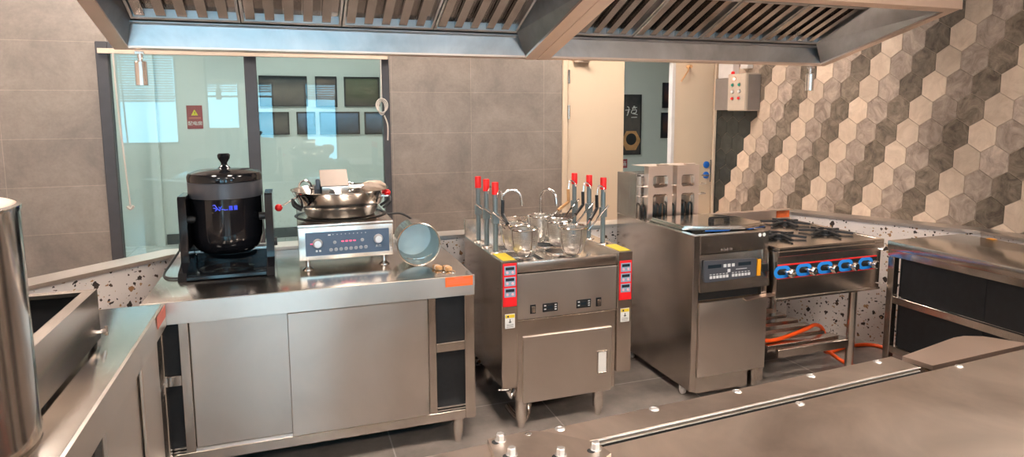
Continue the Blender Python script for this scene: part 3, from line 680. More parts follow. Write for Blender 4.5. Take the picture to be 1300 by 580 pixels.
for s in (-1, 1):
    bm = nb(); yo = WC[1] - (.06 if s < 0 else .10)
    x0 = WC[0] + s * .185
    tube(bm, smooth_path([(x0, yo, 1.065), (x0 + s * .028, yo - .01, 1.085), (x0 + s * .045, yo - .01, 1.11)], 5), .007, 8)
    tube(bm, smooth_path([(x0 + s * .006, yo - .05, 1.06), (x0 + s * .04, yo - .055, 1.085), (x0 + s * .045, yo - .01, 1.11)], 5), .006, 8)
    hd = obj('wok_handle', bm, 'cast_iron', t)
    bm = nb(); p1 = (x0 + s * .045, yo - .01, 1.11); p2 = (-.064, 3.27, 1.070) if s < 0 else (.452, 3.235, 1.124)
    tube(bm, [p1 if s > 0 else (x0 - .02, yo, 1.12), p2 if s < 0 else (.40, 3.22, 1.112), p2], .0045, 8); obj('handle_rod', bm, 'chrome', hd)
    bm = nb(); lathe(bm, [(0, -.018)] + [(.018 * math.cos(a), .018 * math.sin(a)) for a in [x * PI / 12 for x in range(-5, 6)]] + [(0, .018)], p2, 24); obj('handle_ball', bm, 'red', hd, 'red ball grip')
t = thing('stirrer_motor', 'boxy steel stirrer motor sitting inside the wok with a shaft', 'motor', (.20, 3.33, 1.025))
prof = [(-.075, 1.03), (-.075, 1.170), (.035, 1.235), (.055, 1.215), (.075, 1.16), (.075, 1.03)]
bm = nb(); prism(bm, [(3.31 + a, b) for a, b in prof], .140, .262, 0, lambda a, b, c: (c, a, b)); obj('motor_case', bm, 'steel', t)
bm = nb(); prism(bm, [(3.31 + a * 1.0, b + .004) for a, b in ((-.080, 1.166), (.035, 1.236), (.045, 1.225), (-.074, 1.160))], .134, .266, 0, lambda a, b, c: (c, a, b)); obj('case_cover', bm, 'tan_sheet', t)
bm = nb(); lathe(bm, [(0, 0), (.034, 0), (.030, .02), (.014, .03), (.014, .05), (0, .05)], (.185, 3.245, 1.105), 24, (0, -.75, .66)); obj('shaft_cap', bm, 'chrome', t)
bm = nb(); cyl(bm, (.262, 3.31, 1.155), (.345, 3.31, 1.155), .008, 12)
for x in (.272, .287): cyl(bm, (x, 3.31, 1.155), (x + .006, 3.31, 1.155), .026 if x < .28 else .020, 16)
obj('shaft', bm, 'chrome', t)
bm = nb(); box(bm, .105, .138, 3.28, 3.34, 1.10, 1.17, .004); box(bm, .112, .132, 3.26, 3.30, 1.15, 1.20, .003); obj('gear_box', bm, 'black_band', t)
bm = nb(); tube(bm, smooth_path([(.035, 3.33, 1.09), (.035, 3.33, 1.165), (.055, 3.33, 1.19), (.08, 3.33, 1.185), (.092, 3.33, 1.16), (.088, 3.33, 1.11)], 5), .005, 8); cyl(bm, (.08, 3.33, 1.155), (.108, 3.32, 1.15), .007, 10); obj('wire_arm', bm, 'chrome', t)
bm = nb(); rnd = random.Random(4); prof = [(.0, 0), (.016, .0), (.034, .03), (.040, .06), (.034, .09), (.02, .12), (0, .125)]
lathe(bm, prof, (.338, 3.32, 1.150), 22, (1, 0, -.12))
for v in bm.verts: v.co += Vector((0, rnd.uniform(-.006, .006), rnd.uniform(-.007, .007)))
obj('stirring_paddle', bm, 'cloth_tan', t, 'tan crumpled film wrapped on the paddle', sm=False)

# ------------------------------------------------------------------ pail, hooks
ax = Vector((.03, 1, .0)).normalized()
c0 = Vector((.558, 2.97, ZT + .103)); 
t = thing('steel_pail', 'steel pail lying on its side with its mouth facing the room, beside the cooker', 'pail', (.55, 3.0, ZT))
bm = nb(); lathe(bm, [(.0, .205), (.086, .205), (.092, .198), (.100, 0), (.104, -.002), (.104, .006), (.101, .008), (.097, .004), (.090, .19), (0, .192)], c0, 56, ax, mis=[1, 1, 1, 1, 1, 1, 1, 0, 0]); obj('pail_shell', bm, ['pail_inside', 'steel_top'], t)
bm = nb(); a_ = ax.cross(Vector((0, 0, 1))).normalized(); b_ = a_.cross(ax)
tube(bm, [c0 + ax * (.02 + .06 * math.sin(k / 16 * PI)) + (a_ * math.cos(k / 16 * PI) * .094 - b_ * (.02 + .068 * math.sin(k / 16 * PI))) for k in range(17)], .0025, 6); obj('pail_handle', bm, 'chrome', t)
for k, (x, y, rz, lb) in enumerate(((.622, 2.865, .25, 'small wooden handled wire hook lying beside the pail, the left one of two'), (.662, 2.835, .2, 'small wooden handled wire hook near the orange sticker, the right one of two'))):
    t = thing('wire_hook', lb, 'hook', (x, y, ZT), 'wooden handled hooks on the cabinet')
    bm = nb(); box(bm, -.014, .014, -.028, .028, .0, .020, .007, 2); hh = nb()
    for b_m in (bm,): bmesh.ops.rotate(b_m, verts=b_m.verts[:], matrix=Matrix.Rotation(rz, 3, 'Z'), cent=(0, 0, 0)); bmesh.ops.translate(b_m, verts=b_m.verts[:], vec=(x, y, ZT + .001))
    hh.free(); obj('wooden_handle', bm, 'wood', t)
    bm = nb(); R = Matrix.Rotation(rz, 3, 'Z')
    def q(a, b, c): return R @ Vector((a, b, c)) + Vector((x, y, ZT))
    tube(bm, smooth_path([q(-.01, -.028, .008), q(-.012, -.065, .005), q(0, -.08, .004), q(.012, -.065, .005), q(.01, -.028, .008)], 5), .002, 6); obj('wire_loop', bm, 'chrome', t)
    bm = nb(); box(bm, -.0155, .0155, -.006, .001, -.0005, .0212, .006, 1); bmesh.ops.rotate(bm, verts=bm.verts[:], matrix=R, cent=(0, 0, 0)); bmesh.ops.translate(bm, verts=bm.verts[:], vec=(x, y, ZT + .001)); obj('white_band', bm, 'white', t)

# ------------------------------------------------------------------ noodle boiler
BX0, BX1, BYF, BYB, BZ = .894, 1.575, 2.739, 3.415, .835
t = thing('noodle_boiler', 'steel noodle boiler with red capped lift posts and two taps', 'boiler', (1.235, 3.08, 0))
px0, px1 = .972, 1.497
for xa, xb, zb in ((BX0, px0, .228), (px1, BX1, .228)):
    bm = nb(); box(bm, xa, xb, BYF, BYB - .02, zb, BZ + .007, .003); pod = obj('control_pod', bm, 'steel_body', t)
    cx = (xa + xb) / 2; dz = 0 if xa < 1 else -.035
    bm = nb(); box(bm, cx - .034, cx + .034, BYF - .003, BYF - .0005, .627 + dz * .8, .832 + dz, .001); kp = obj('red_keypad', bm, 'red_panel', pod, 'red control strip')
    for k in range(3):
        z1 = .820 + dz - k * .052; b_ = b1('display_module', (cx - .027, cx + .027, BYF - .0045, BYF - .003, z1 - .043, z1), 'lcd_blue', kp, 0)
        b1('digit_display', (cx - .021, cx + .021, BYF - .0055, BYF - .0045, z1 - .019, z1 - .005), 'lcd_dark', kp, 0)
        for x in (cx - .013, cx + .013):
            bm = nb(); lathe(bm, [(0, 0), (.0065, 0), (.006, .002), (0, .002)], (x, BYF - .0045, z1 - .031), 14, (0, -1, 0)); obj('round_button', bm, 'pink_dot', kp)
    zl = .523 if xa < 1 else .487
    wl_ = b1('warning_label', (cx - .024, cx + .024, BYF - .0025, BYF - .0005, zl, zl + .068), 'white', pod, 0, 'white warning label with a yellow head')
    b1('label_head', (cx - .0225, cx + .0225, BYF - .0032, BYF - .0025, zl + .050, zl + .066), 'yellow', pod, 0, 'yellow head of the label')
    bm = nb(); box(bm, cx - .002, cx + .002, BYF - .0032, BYF - .0025, zl + .026, zl + .044); box(bm, cx - .007, cx + .007, BYF - .0032, BYF - .0025, zl + .028, zl + .032)
    for k in range(3): box(bm, cx - .017, cx + .017, BYF - .0032, BYF - .0025, zl + .006 + k * .006, zl + .0075 + k * .006)
    box(bm, cx - .014, cx - .006, BYF - .0038, BYF - .0032, zl + .053, zl + .062); obj('label_print', bm, 'ink', pod, sm=False)
    b1('yellow_sticker', (xa + .012, xb - .004, BYF + .015, BYF + .17, BZ + .0075, BZ + .0085), 'yellow', pod, 0, 'yellow instruction sticker')
    for y in (2.80, 3.05, 3.3):
        bm = nb(); lathe(bm, [(0, 0), (.005, 0), (0, .003)], (BX0 if xa < 1 else BX1, y, .70), 8, (-1 if xa < 1 else 1, 0, 0)); obj('rivet', bm, 'nickel', pod)
        bm = nb(); lathe(bm, [(0, 0), (.005, 0), (0, .003)], (BX0 if xa < 1 else BX1, y, .42), 8, (-1 if xa < 1 else 1, 0, 0)); obj('rivet', bm, 'nickel', pod)
# tank body with top deck and wells
yb0 = BYF + .012
bm = nb()
box(bm, px0 + .001, px1 - .001, yb0 + .012, BYB - .03, .18, .74)
box(bm, px0 + .001, px1 - .001, yb0, yb0 + .03, .778, .828, .004, 2)
box(bm, px0 + .001, px1 - .001, BYB - .05, BYB - .02, .74, .828)
obj('tank_body', bm, 'steel_body', t)
bm = nb(); deckz = .806
box(bm, px0 + .001, px1 - .001, yb0 + .03, BYB - .05, deckz - .02, deckz)
obj('deck', bm, 'steel_top', t)
b1('gutter', (1.13, 1.155, yb0 + .035, BYB - .07, deckz, deckz + .0015), 'void', t, 0)
b1('gutter', (1.425, 1.475, yb0 + .035, BYB - .07, deckz, deckz + .0015), 'steel_body', t, 0)
for x in (1.045, 1.285):
    for y in (2.835, 3.005, 3.175):
        bm = nb(); lathe(bm, [(0, .002), (.064, .002), (.066, .0045), (.072, .0045), (.073, 0)], (x, y, deckz), 36, mis=[0, 1, 1, 1]); obj('boiling_well', bm, ['water', 'steel'], t, 'dark round boiling well')
bm = nb(); box(bm, px0 + .002, px1 - .002, yb0, yb0 + .012, .553, .772, .002); fas = obj('upper_panel', bm, 'steel_door', t)
bm = nb(); box(bm, px0 + .002, px1 - .002, yb0 + .004, yb0 + .012, .150, .545, .002); box(bm, px0 + .002, px1 - .002, yb0 - .002, yb0 + .004, .543, .549, .001); obj('lower_panel', bm, 'steel_body', t)
bm = nb(); box(bm, px0 + .030, px1 - .028, yb0 - .006, yb0 + .004, .138, .468, .003); dr = obj('door', bm, 'steel_door', t)
bm = nb()
for d in ((1.388, 1.394, .236, .352), (1.438, 1.444, .236, .352), (1.394, 1.438, .236, .242), (1.394, 1.438, .346, .352)): box(bm, d[0], d[1], yb0 - .013, yb0 - .006, d[2], d[3], .001)
obj('handle_frame', bm, 'steel', dr); b1('handle_recess', (1.394, 1.438, yb0 - .0085, yb0 - .0062, .242, .346), 'white', dr, 0, 'pale recessed pull')
for x in (1.052, 1.396):
    bm = nb(); box(bm, x - .014, x + .014, yb0 - .004, yb0, .577, .621, .001); sw = obj('rocker_switch', bm, 'black_plastic', fas)
    b1('rocker', (x - .009, x + .009, yb0 - .010, yb0 - .004, .584, .614), 'chrome', sw)
for x in (1.140, 1.316):
    bm = nb(); box(bm, x - .039, x + .039, yb0 - .004, yb0, .578, .620, .002); sw = obj('digital_controller', bm, 'black_plastic', fas)
    bm = nb(); box(bm, x - .016, x + .012, yb0 - .005, yb0 - .004, .592, .607); obj('controller_screen', bm, 'lcd_dark', sw)
    bm = nb()
    for a, b in ((-.032, .607), (-.032, .590), (.022, .608), (.022, .597), (.022, .586)): box(bm, x + a, x + a + .010, yb0 - .005, yb0 - .004, b, b + .005)
    obj('controller_marks', bm, 'btn_white', sw, sm=False)
b1('plinth', (px0 + .002, px1 - .002, yb0 + .02, BYB - .04, .15, .19), 'steel_body', t)
for x in (1.006, 1.418):
    for y in (BYF + .05, BYB - .10):
        bm = nb(); foot(bm, x, y, 0, .155, .028, .019); obj('foot', bm, 'steel', t)
bm = nb(); tube(bm, smooth_path([(1.075, 2.88, .155), (1.075, 2.87, .10), (1.062, 2.85, .05), (1.035, 2.82, .022), (1.005, 2.86, .019), (1.00, 2.98, .019)], 6), .016, 12); obj('drain_pipe', bm, 'steel', t)
bm = nb(); tube(bm, [(.93, 2.765, .21), (.945, 2.765, .175), (.965, 2.77, .21)], .012, 8); tube(bm, [(.88, 2.76, .22), (.93, 2.76, .215)], .004, 6); obj('pod_bracket', bm, 'chrome', t)
b1('backsplash', (BX0 + .002, BX1 - .002, BYB - .022, BYB, .80, .938), 'steel_body', t, .003)
# taps
for x, dx, dy in ((1.118, .104, -.03), (1.352, .045, -.12)):
    bm = nb(); yb = BYB - .011; cyl(bm, (x, yb, .9385), (x, yb, .952), .013, 14)
    pts = [(x, yb, .945), (x, yb, 1.02)] + [(x + dx * .5 * (1 - math.cos(a * PI / 8)), yb + dy * .5 * (1 - math.cos(a * PI / 8)), 1.035 + .052 * math.sin(a * PI / 8)) for a in range(0, 8)] + [(x + dx * 1.02, yb + dy * 1.02, 1.012)]
    tube(bm, smooth_path(pts, 4), .0085, 12); cyl(bm, (x + dx * 1.02, yb + dy * 1.02, 1.018), (x + dx * 1.03, yb + dy * 1.03, .998), .0105, 12); obj('tap', bm, 'chrome', t)
# lift posts
POSTS = [(.930, 2.94), (.930, 3.09), (.930, 3.24), (1.512, 2.94), (1.505, 3.09), (1.478, 3.22)]
for i, (x, y) in enumerate(POSTS):
    s = 1 if x < 1.2 else -1
    bm = nb(); cyl(bm, (x, y, BZ + .007), (x, y, 1.14), .0125, 16); box(bm, x - .016, x + .016, y - .016, y + .016, .985, 1.035, .002); pp = obj('lift_post', bm, 'grey_post', t, 'grey zinc lift post')
    bm = nb(); lathe(bm, [(0, 1.188), (.015, 1.188), (.0165, 1.184), (.0165, 1.128), (0, 1.128)], (x, y, 0), 20); obj('post_cap', bm, 'red', pp, 'red plastic cap')
    bm = nb(); tube(bm, [(x - s * .02, y - .02, 1.045), (x + s * .10, y - .045, .935), (x + s * .105, y - .045, .925)], .0042, 8); tube(bm, [(x - s * .01, y + .02, 1.02), (x + s * .05, y, .955)], .0035, 8); obj('lift_arm', bm, 'chrome', pp)
    bm = nb(); lathe(bm, [(.0, 0), (.030, 0), (.028, .006), (.014, .010), (0, .01)], (x, y, BZ + .0072), 20); obj('post_flange', bm, 'steel', pp)
# strainer baskets
def strainer(x, y, zb, r, h, s, label, grip, px, py):
    t = thing('noodle_strainer', label, 'strainer', (x, y, zb), 'noodle strainers on the boiler')
    prof = [(0, 0), (r * .32, .002), (r * .58, .010), (r * .78, .030), (r * .90, .062), (r * .97, .10), (r, h)]
    pr = []
    for i in range(len(prof) - 1):
        for k in range(3): pr.append((prof[i][0] + (prof[i + 1][0] - prof[i][0]) * k / 3, prof[i][1] + (prof[i + 1][1] - prof[i][1]) * k / 3))
    pr.append(prof[-1])
    bm = nb(); lathe(bm, pr, (x, y, zb), 36, uv=True); obj('mesh_basket', bm, 'wire', t, recalc=True)
    bm = nb(); tube(bm, [(x + r * math.cos(a * PI / 18), y + r * math.sin(a * PI / 18), zb + h) for a in range(37)], .0050, 8, caps=False); obj('basket_rim', bm, 'chrome', t)
    bm = nb()
    for a in (.2, PI / 2 + .2, PI + .2, 1.5 * PI + .2): tube(bm, [(x + p[0] * 1.01 * math.cos(a), y + p[0] * 1.01 * math.sin(a), zb + p[1]) for p in prof], .002, 6)
    obj('basket_ribs', bm, 'chrome', t)
    ex = x + s * (r + .004); gx = px - s * -.0
    p0 = Vector((ex, y, zb + h)); p1 = Vector((px + (-s) * .036, py - .002, 1.03)); mid = p0.lerp(p1, .35); top = p0.lerp(p1, 1.0)
    bm = nb(); tube(bm, [p0, top], .0035, 8); tube(bm, smooth_path([top, top + Vector((s * .002, 0, .09)), top + Vector((s * .012, 0, .118)), top + Vector((s * .028, -.012, .108)), top + Vector((s * .036, -.022, .085))], 5), .0035, 8); obj('handle_rod', bm, 'chrome', t)
    if grip:
        bm = nb(); tube(bm, [top + Vector((-s * .002, 0, .07)), top, mid], .009, 10); obj('grip', bm, grip, t, 'black grip' if grip != 'wood' else 'wooden grip')
    return t
strainer(1.042, 2.835, .834, .068, .137, -1, 'wire mesh noodle strainer at the front left of the boiler', 'black_plastic', *POSTS[0])
strainer(1.278, 2.800, .834, .069, .137, 1, 'wire mesh noodle strainer at the front right of the boiler', 'black_plastic', *POSTS[3])
strainer(1.290, 3.000, .834, .067, .135, 1, 'wire mesh noodle strainer in the middle of the right row', 'black_plastic', *POSTS[4])
strainer(1.040, 2.985, .834, .066, .137, -1, 'wire mesh noodle strainer in the left row behind the front one', None, *POSTS[1])
strainer(1.248, 3.150, .834, .065, .140, 1, 'tall wire mesh noodle strainer at the back of the right row below the tap', 'wood', *POSTS[5])

# ------------------------------------------------------------------ deep fryer
FX0, FX1, FYF, FYB, FZ = 1.938, 2.408, 2.747, 3.575, .887
t = thing('deep_fryer', 'tall steel deep fryer with rear column and grey button panel', 'fryer', (2.17, 3.1, 0))
bm = nb()
box(bm, FX0, FX0 + .035, FYF + .004, FYB, .05, FZ, .002); box(bm, FX1 - .035, FX1, FYF + .004, FYB, .05, FZ, .002)
box(bm, FX0 + .035, FX1 - .035, FYF + .045, FYB, .10, .80); box(bm, FX0 + .035, FX1 - .035, FYF, FYF + .045, .788, FZ, .003)
box(bm, FX0 + .035, FX1 - .035, FYB - .25, FYB, .80, FZ); box(bm, FX0 + .035, FX1 - .035, FYF + .045, FYF + .09, .80, .872)
box(bm, FX0 + .04, FX1 - .12, FYF + .012, FYF + .045, .045, .13, .002)
body = obj('fryer_body', bm, 'steel_body', t)
b1('oil_well', (FX0 + .036, FX1 - .036, FYF + .09, FYB - .25, .802, .815), 'water', t, 0)
bm = nb(); hexa(bm, [(FX0 + .036, FYF - .008, .588), (FX1 + .006, FYF - .008, .588), (FX1 + .006, FYF + .04, .588), (FX0 + .036, FYF + .04, .588), (FX0 + .036, FYF + .012, .782), (FX1 + .006, FYF + .012, .782), (FX1 + .006, FYF + .04, .782), (FX0 + .036, FYF + .04, .782)]); cp = obj('control_fascia', bm, 'steel', t, sm=False)
yk = FYF - .004
def yz(z): return FYF - .004 + (z - .588) / (.194) * .008
bm = nb(); prism(bm, [(1.994, .665), (1.994, .752), (2.000, .757), (2.316, .745), (2.322, .738), (2.322, .652), (2.31, .646), (2.01, .640), (1.998, .645)], yk - .006, yk + .006, 0, lambda a, b, c: (a, c, b)); kp = obj('button_panel', bm, 'panel_grey', cp, sm=False)
yp = yk - .006
for k in range(6): b1('button', (2.028 + k * .0202, 2.042 + k * .0202, yp - .003, yp, .659, .673), 'btn_white', kp, 0)
for k in range(6): b1('button', (2.166 + k * .0202, 2.180 + k * .0202, yp - .003, yp, .659, .673), 'btn_white', kp, 0)
for x, z in ((2.120, .722), (2.146, .722), (2.172, .722), (2.146, .694)): b1('button', (x - .008, x + .008, yp - .003, yp, z - .008, z + .008), 'btn_white', kp, 0)
for x0, x1 in ((2.016, 2.098), (2.205, 2.285)): b1('digit_display', (x0, x1, yp - .0015, yp, .714, .732), 'lcd_dark', kp, 0)
bm = nb()
for k in range(12): box(bm, 2.028 + (k if k < 6 else k) * .0202 + (.0168 if k > 5 else 0), 2.040 + k * .0202 + (.0168 if k > 5 else 0), yp - .001, yp, .679, .682)
box(bm, 2.19, 2.26, yp - .001, yp, .696, .699); obj('panel_print', bm, 'btn_white', kp, sm=False)
b1('amber_strip', (2.330, 2.352, yk - .005, yk + .002, .648, .738), 'amber', cp, 0, 'amber warning strip')
bm = nb(); box(bm, 2.356, 2.396, yk - .012, yk + .002, .668, .712, .003); sw = obj('power_switch', bm, 'black_plastic', cp)
bm = nb()
for k, (a, w, h) in enumerate(((0, .010, .010), (.018, .008, .013), (.030, .004, .008), (.038, .012, .012), (.055, .006, .014), (.064, .010, .010))): box(bm, 2.10 + a, 2.10 + a + w * .6, FYF - .0012, FYF - .0002, .801, .801 + h)
obj('worn_print', bm, 'box_grey', t, 'worn grey print', sm=False)
for x in (2.345, 2.372):
    bm = nb(); lathe(bm, [(0, 0), (.010, 0), (.010, .001), (0, .001)], (x, FYF - .0002, .868), 16, (0, -1, 0)); obj('round_sticker', bm, 'white', t)
b1('dark_slot', (FX0 + .036, FX1 - .036, FYF + .03, FYF + .0445, .535, .588), 'void', t, 0)
bm = nb(); box(bm, FX0 + .037, FX1 - .002, FYF - .006, FYF + .014, .128, .530, .004, 2); dr = obj('fryer_door', bm, 'steel_door', t)
bm = nb(); hexa(bm, [(2.245, FYF - .034, .524), (2.425, FYF - .034, .534), (2.425, FYF - .004, .538), (2.245, FYF - .004, .530), (2.245, FYF - .034, .530), (2.425, FYF - .034, .541), (2.425, FYF - .004, .545), (2.245, FYF - .004, .537)]); obj('door_handle', bm, 'steel_rim', dr, sm=False)
bm = nb(); box(bm, FX0 + .038, FX1 - .10, FYF + .010, FYF + .03, .033, .126, .002); obj('kick_panel', bm, 'steel', t)
bm = nb(); box(bm, FX1 - .062, FX1 - .022, FYF + .02, FYF + .06, .02, .126, .002); obj('front_leg', bm, 'steel', t)
for x in (FX0 + .02, FX1 - .035):
    for y in (FYF + .10, FYB - .18):
        bm = nb(); lathe(bm, [(0, -.012), (.015, -.012), (.022, -.008), (.022, .008), (.015, .012), (0, .012)], (x, y, .0225), 20, (1, 0, 0)); box(bm, x - .016, x + .016, y - .01, y + .01, .035, .052); obj('caster', bm, 'trunk_white', t, 'small white caster wheel')
bm = nb(); cy = FYB - .235
box(bm, FX0 - .002, FX0 + .03, cy, FYB, FZ, 1.150, .002); box(bm, FX0 + .03, FX1 - .035, cy + .012, FYB, FZ, 1.135, .002)
for k in range(9): box(bm, FX0 - .004, FX0 - .001, cy + .075, cy + .12, .99 + k * .014, .996 + k * .014)
box(bm, FX0 + .0, FX1 - .04, cy + .0, cy + .16, 1.136, 1.156, .003)
obj('rear_column', bm, 'steel', t)
for z in (1.080, 1.020):
    bm = nb(); tube(bm, [(FX0 + .02, cy - .02, z), (FX1 + .0, cy - .02, z)], .0045, 8); tube(bm, [(FX0 + .02, cy - .02, z), (FX0 + .02, cy + .015, z)], .0045, 8); tube(bm, [(FX1, cy - .02, z), (FX1, cy + .02, z)], .0045, 8); obj('guide_rail', bm, 'chrome', t)
# hanging basket brackets: front plate with two windows, folded top
for (xa, xb) in ((1.985, 2.150), (2.180, 2.335)):
    yy = 3.285; z0, z1 = .888, 1.200
    bm = nb(); w = .032
    for d in ((xa, xa + w, z0, z1), (xb - w, xb, z0, z1), (xa + w, xb - w, z1 - .055, z1), (xa + w, xb - w, 1.035, 1.075), ): box(bm, d[0], d[1], yy, yy + .003, d[2], d[3])
    # rounded corners of the openings
    for (cx_, cz_, sx, sz) in ((xa + w, z1 - .055, 1, -1), (xb - w, z1 - .055, -1, -1), (xa + w, 1.075, 1, 1), (xb - w, 1.075, -1, 1), (xa + w, 1.035, 1, -1), (xb - w, 1.035, -1, -1)):
        prism(bm, [(cx_, cz_), (cx_ + sx * .013, cz_), (cx_ + sx * .004, cz_ + sz * .004), (cx_, cz_ + sz * .013)], yy, yy + .003, 0, lambda a, b, c: (a, c, b))
    box(bm, xa, xa + .003, yy + .003, yy + .05, z0, z1); box(bm, xb - .003, xb, yy + .003, yy + .05, z0, z1)
    hexa(bm, [(xa, yy, z1), (xb, yy, z1), (xb, yy + .20, z1 - .005), (xa, yy + .20, z1 - .005), (xa, yy, z1 + .003), (xb, yy, z1 + .003), (xb, yy + .20, z1 - .002), (xa, yy + .20, z1 - .002)])
    box(bm, (xa + xb) / 2 - .02, (xa + xb) / 2 + .05, yy - .001, yy + .02, z1 + .002, z1 + .012)
    obj('basket_bracket', bm, 'steel_rim', t, sm=False)
for x in (1.968, 2.030, 2.065, 2.100, 2.165, 2.225, 2.260, 2.295):
    bm = nb(); tube(bm, smooth_path([(x - .012, 3.312, .815), (x - .012, 3.312, .955), (x - .004, 3.312, .972), (x + .008, 3.312, .966), (x + .012, 3.312, .94), (x + .012, 3.312, .815)], 4), .0055, 8); obj('heating_element', bm, 'coil', t, 'black looped heating element')
# lid resting on the fryer
t = thing('fryer_lid', 'flat steel lid with black handle and blue film lying on the deep fryer', 'lid', (2.20, 3.05, .9))
def lidpt(a, b, c): return (a, b, c)
LP = [(1.962, 3.235), (1.975, 2.915), (2.055, 2.870), (2.30, 2.815), (2.475, 2.86), (2.475, 3.10), (2.375, 3.235)]
bm = nb(); prism(bm, LP, .890, .902); prism(bm, [(a * .94 + 2.22 * .06, b * .94 + 3.04 * .06) for a, b in LP], .902, .910); obj('lid_plate', bm, 'steel_top', t, sm=False)
bm = nb(); box(bm, 2.185, 2.31, 2.955, 2.975, .930, .940, .003); box(bm, 2.185, 2.205, 2.95, 2.98, .910, .932, .002); box(bm, 2.290, 2.31, 2.95, 2.98, .910, .932, .002); obj('lid_handle', bm, 'black_plastic', t, 'black bridge handle')
bm = nb(); prism(bm, [(2.08, 2.860), (2.21, 2.832), (2.23, 2.845), (2.10, 2.875)], .884, .889); prism(bm, [(2.34, 2.826), (2.475, 2.866), (2.468, 2.885), (2.33, 2.838)], .884, .889); obj('blue_film', bm, 'blue_film', t, 'blue protective film edge', sm=False)

# ------------------------------------------------------------------ gas range
GX0, GX1, GYF, GYB, GZ = 2.430, 3.170, 2.700, 3.46, .80
t = thing('gas_range', 'steel gas range with five blue ringed knobs and an open slatted shelf', 'range', (2.8, 3.08, 0))
bm = nb(); box(bm, GX0, GX1 - .010, GYF + .006, GYB, .510, GZ - .025, .002); obj('range_body', bm, 'steel_body', t)
bm = nb(); box(bm, GX0, GX1, GYF - .004, GYB, GZ - .022, GZ - .004, .003); box(bm, GX0 + .0, GX1, GYF - .004, GYF + .012, GZ - .05, GZ - .022, .002)
for d in ((GX0, GX1, GYF - .004, GYF + .03), (GX0, GX1, GYB - .03, GYB), (GX1 - .03, GX1, GYF + .03, GYB - .03), (GX0, GX0 + .03, GYF + .03, GYB - .03)): box(bm, *d, GZ - .004, GZ, .001)
obj('hob_top', bm, 'steel_top', t)
b1('lower_lip', (GX0, GX1 - .008, GYF - .001, GYF + .01, .506, .520), 'steel', t)
bm = nb(); box(bm, GX0 + .002, GX1 - .045, GYF + .001, GYF + .005, .628, .706); strip = obj('control_strip', bm, 'red_panel', t, 'black control strip with red borders')
b1('black_field', (GX0 + .002, GX1 - .045, GYF + .0, GYF + .001, .634, .700), 'black_plastic', strip, 0)
for k in range(5):
    x = 2.490 + k * .1455; xb = x - .030
    bm = nb(); n = 24; out = []; inn = []
    for i in range(n * 2):
        a = 2 * PI * i / (n * 2); ox = .020 if math.cos(a) > 0 else -.020
        out.append((xb + ox + .034 * math.cos(a), .667 + .034 * math.sin(a))); inn.append((xb + ox * .6 + .021 * math.cos(a), .667 + .017 * math.sin(a)))
    lo = [bm.verts.new((a, GYF - .002, b)) for a, b in out]; li = [bm.verts.new((a, GYF - .002, b)) for a, b in inn]; lb = [bm.verts.new((a, GYF - .0, b)) for a, b in out]
    for i in range(n * 2):
        j = (i + 1) % (n * 2); bm.faces.new((lo[i], lo[j], li[j], li[i])); bm.faces.new((lb[i], lb[j], lo[j], lo[i]))
    bz = obj('knob_bezel', bm, 'bezel_blue', strip, 'bright blue oval knob ring', sm=False)
    bm = nb(); cyl(bm, (x - .012, GYF - .001, .667), (x - .006, GYF - .03, .666), .010, 14); lathe(bm, [(0, 0), (.021, 0), (.024, .004), (.023, .018), (.018, .023), (0, .023)], (x, GYF - .028, .666), 28, (.12, -1, 0)); obj('knob', bm, 'chrome', bz)
for x, a in ((2.52, 0), (2.70, 0), (2.86, 0), (3.02, 0)):
    pass
for x, y in ((GX0 + .035, GYF + .22), (2.998, GYF + .03), (GX0 + .05, GYB - .10), (2.998, GYB - .10)):
    bm = nb(); lathe(bm, [(0, 0), (.018, 0), (.020, .03), (.0235, .035), (.0235, .512), (0, .512)], (x, y, 0), 20); obj('leg', bm, 'steel', t)
for dz in (.545, .742):
    bm = nb(); cyl(bm, (3.135, GYF + .006, dz), (3.150, GYF - .016, dz), .005, 8); obj('side_screw', bm, 'chrome', t)
# slatted shelf
bm = nb(); box(bm, GX0 + .05, 2.985, GYF + .02, GYF + .045, .175, .222, .002); obj('shelf_rail', bm, 'steel_body', t)
bm = nb(); box(bm, GX0 + .05, 2.985, GYB - .12, GYB - .095, .175, .222, .002); obj('shelf_rail', bm, 'steel_body', t)
for k in range(5):
    y = GYF + .09 + k * .105
    bm = nb(); box(bm, GX0 + .04, 2.975, y, y + .055, .205, .222, .002); box(bm, GX0 + .04, 2.975, y, y + .004, .185, .205); obj('shelf_slat', bm, 'steel_body', t)
# backsplash with folded flange
bm = nb(); box(bm, GX0 + .02, 3.195, GYB + .002, GYB + .010, .79, .862, .001); box(bm, GX0 + .02, 3.19, GYB - .035, GYB + .008, .859, .865, .001); obj('backsplash', bm, 'steel_rim', t)
b1('sticker', (3.083, 3.19, GYB - .001, GYB + .0015, .806, .856), 'orange', t, 0, 'orange sticker on the backsplash')
